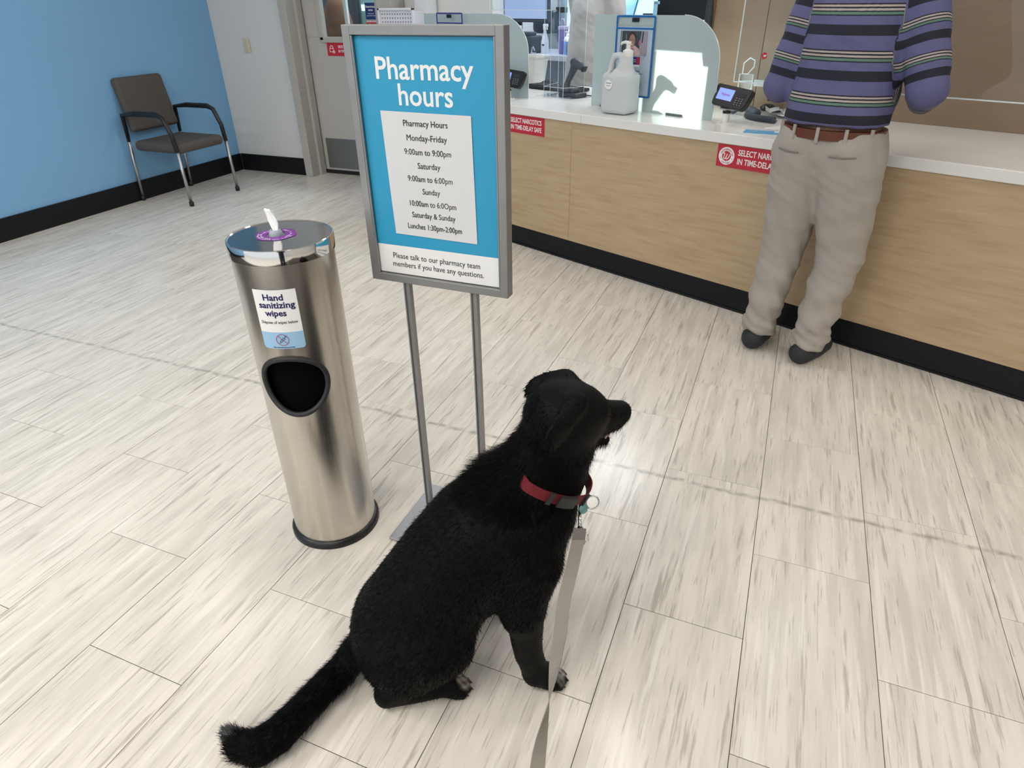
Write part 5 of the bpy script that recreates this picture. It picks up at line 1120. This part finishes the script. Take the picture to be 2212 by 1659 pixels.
def stripe_mat():
    m,t,p=nt('striped_knit'); N=t.nodes; L=t.links; a=N.new('ShaderNodeAttribute'); a.attribute_name='band'; f=N.new('ShaderNodeMath'); f.operation='FRACT'; L.new(a.outputs['Fac'],f.inputs[0])
    cr=N.new('ShaderNodeValToRGB'); cr.color_ramp.interpolation='CONSTANT'; blue=(.105,.105,.225,1); dk=(.012,.013,.025,1); cream=(.42,.36,.33,1); grn=(.11,.20,.15,1)
    st=[(0,blue),(.20,dk),(.43,blue),(.62,dk),(.645,grn),(.70,dk),(.73,cream),(.775,dk),(.81,cream),(.855,dk),(.885,blue)]
    e=cr.color_ramp.elements; e[0].position=0; e[0].color=blue; e[1].position=.20; e[1].color=dk
    for q,c in st[2:]: x=e.new(q); x.color=c
    L.new(f.outputs[0],cr.inputs[0]); L.new(cr.outputs[0],p.inputs['Base Color']); p.inputs['Roughness'].default_value=.85
    return m
khaki=mat('khaki_cotton',(.37,.335,.30),.85,var=.05,vs=6,bump=.25,bs=120)
skin_d=mat('brown_skin',(.26,.135,.085),.5); skin_l=mat('tan_skin',(.48,.29,.20),.5); blackh=mat('black_hair_cap',(.012,.010,.010),.55,bump=.8,bs=260)
cu=Vector((.137,2.778,0)); yaw_c=CANG
ob,at_c,_=human('person',cu,CANG,'person in navy striped shirt and khaki trousers leaning at the counter, seen from behind',
 dict(shw=.155,elbowL=(-.222,-.005,1.07),wristL=(-.13,.22,1.10),handL=(.5,.85,-.15),elbowR=(.27,-.0,1.09),wristR=(.20,.25,1.02),handR=(-.2,1,-.1),footL=(-.132,-.01,0),footR=(.088,.0,0),toeL=(-.12,1,0),toeR=(.10,1,0),kneeL=(-.108,.04,.47),kneeR=(.120,.05,.47),lean=.06,head=(0,.12,1.585),look=(.1,1,-.25),thumbL=1,thumbR=-1),
 stripe_mat(),khaki,mat('charcoal_shoe_knit',(.022,.024,.028),.7,bump=.5,bs=200),skin_d,blackh,height=1.72,shirt_hem=.962,sleeve_end=1.8,stripes=True,leg_r=(.102,.083,.066),torso_r=.128)
b=MB(); b.lathe([(.122,.915),(.1345,.916),(.1345,.948),(.122,.949),(.118,.949),(.118,.915)],48,sx=1.35,sy=1.03); b.done('belt',mat('brown_leather',(.12,.035,.015),.4),ob,True,sharp=40)
for a_ in (-120,-90,-60,-30,-150,200): MB().box((.184*math.cos(R(a_)),.140*math.sin(R(a_)),.932),(.012,.008,.052),.002,rot=(0,0,R(a_+90))).done('belt_loop',khaki,ob)
pm_=mat('pocket_welt_thread',(.20,.18,.16),.9)  # welt thread in a darker tone than the khaki
for s_ in (-1,1): MB().tube([(s_*.140,-.112,.868),(s_*.10,-.130,.864),(s_*.055,-.139,.866)],.003,6).done('pocket_welt',pm_,ob)
ph=cw(-.625,1.50,0)
smock=mat('pale_grey_smock',(.52,.50,.49),.8,var=.04,vs=5,bump=.3,bs=60)
op,at_p,_=human('person',ph,R(-22),'pharmacy worker in pale grey short sleeved smock standing behind the counter, back turned',
 dict(elbowL=(-.19,.13,1.13),wristL=(-.10,.34,1.08),handL=(.2,1,0),elbowR=(.235,.02,1.075),wristR=(.20,.24,1.0),handR=(-.2,1,0),footL=(-.11,0,0),footR=(.11,0,0),lean=.03,head=(0,.07,1.645),look=(.5,.8,-.2)),
 smock,mat('black_trousers',(.02,.02,.024),.8),M['blackm'],skin_l,blackh,height=1.75,shirt_hem=.775,sleeve_end=.80,long_coat=True,torso_r=.130)
b=MB(); 
for s_,E_,W_ in ((1,(.235,.02,1.075),(.20,.24,1.0)),(-1,(-.19,.13,1.13),(-.10,.34,1.08))):
    S_=Vector((s_*.175,.027,1.355)); E_=Vector(E_);W_=Vector(W_); b.tube([S_.lerp(E_,.6),S_.lerp(E_,.85),E_,E_.lerp(W_,.25),E_.lerp(W_,.9)],[.058,.056,.052,.050,.038],12)
b.done('black_undersleeve',mat('black_jersey',(.012,.012,.014),.8),op,True)
b=MB(); fm=at_p(0,.07,-.055); b.lathe([(0,-.05),(.05,-.045),(.062,0),(.055,.04),(0,.05)],20,fm); b.done('face_mask',mat('dark_mask',(.05,.06,.09),.8),op,True)

# ------------------------------------------------------------ the person holding the leash, behind the camera
od,at_d,_=human('person',Vector((.20,-.50,0)),R(22),'person in dark jacket standing behind the camera holding the grey dog leash',
 dict(elbowL=(-.26,-.02,1.10),wristL=(-.10,.16,1.20),handL=(.25,.5,.6),elbowR=(.27,-.05,1.10),wristR=(.22,.12,.90),handR=(-.2,1,-.3),footL=(-.11,0,0),footR=(.11,0,0),lean=.0,head=(0,.03,1.58),look=(0,1,-.5)),
 mat('charcoal_jacket',(.02,.021,.025),.8),mat('dark_jeans',(.025,.03,.05),.8),M['blackm'],skin_l,blackh,vox=.009,shirt_hem=.80,sleeve_end=1.85)

# ------------------------------------------------------------ ceiling and its lamps
cl=tag(box('ceiling',(0,1.5,H+.05),(16,15,.1),M['ceil']),kind='structure')
wall('wall_right',(6.0,1.5,H/2),(.1,15,H),M['wall'])
def lamp(x,y,w,d,rz,es,col,lab,grp):
    t=empty('ceiling_light',(x,y,H-.001),rz,lab,'ceiling light',grp)
    b=MB()
    for c,dd in (((0,d/2,-.01),(w+.04,.02,.02)),((0,-d/2,-.01),(w+.04,.02,.02)),((w/2,0,-.01),(.02,d,.02)),((-w/2,0,-.01),(.02,d,.02))): b.box(c,dd)
    b.done('frame',M['whitepl'],t)
    mm=bpy.data.materials.get('diffuser_%s'%grp) or mat('diffuser_%s'%grp,(.9,.9,.9),.5,emit=col,es=es)
    mk('diffuser',[(-w/2,-d/2,-.012),(-w/2,d/2,-.012),(w/2,d/2,-.012),(w/2,-d/2,-.012)],[(0,1,2,3)],mm,t)
for x,y,w,d in [(-3.65,2.50,.45,.30),(-2.72,2.47,.45,.30),(-.38,2.47,.5,.35),(2.06,2.47,.5,.35),(.64,3.87,.5,.30),(-1.9,3.87,.5,.3),(-3.2,-.2,1.2,.6),(-.9,-.6,1.2,.6),(-2.1,-2.8,1.2,.6),(.8,-2.8,1.2,.6),(3.6,.8,1.2,.6),(3.6,-2.4,1.2,.6),(-4.0,-2.6,1.2,.6)]: lamp(x,y,w,d,0,9.6,(1,.95,.87),'recessed white troffer light in the store ceiling','store ceiling lights')
for a_,dp in [(-2.4,1.5),(-.4,1.7),(1.6,1.9)]:
    q=cw(a_,dp); lamp(q.x,q.y,1.2,.6,CANG,9.0,(.88,.95,1),'recessed cool white light in the pharmacy ceiling','pharmacy ceiling lights')
# daylight outside the drive-up window
dl_=bpy.data.lights.new('daylight','AREA'); dl_.shape='RECTANGLE'; dl_.size=6; dl_.size_y=4; dl_.energy=1100; dl_.color=(.72,.86,1); do_=bpy.data.objects.new('daylight',dl_); COL.objects.link(do_)
do_.location=cw(-1.5,5.2,4.2); do_.rotation_euler=(Vector((0,0,-1))).to_track_quat('-Z','Y').to_euler()
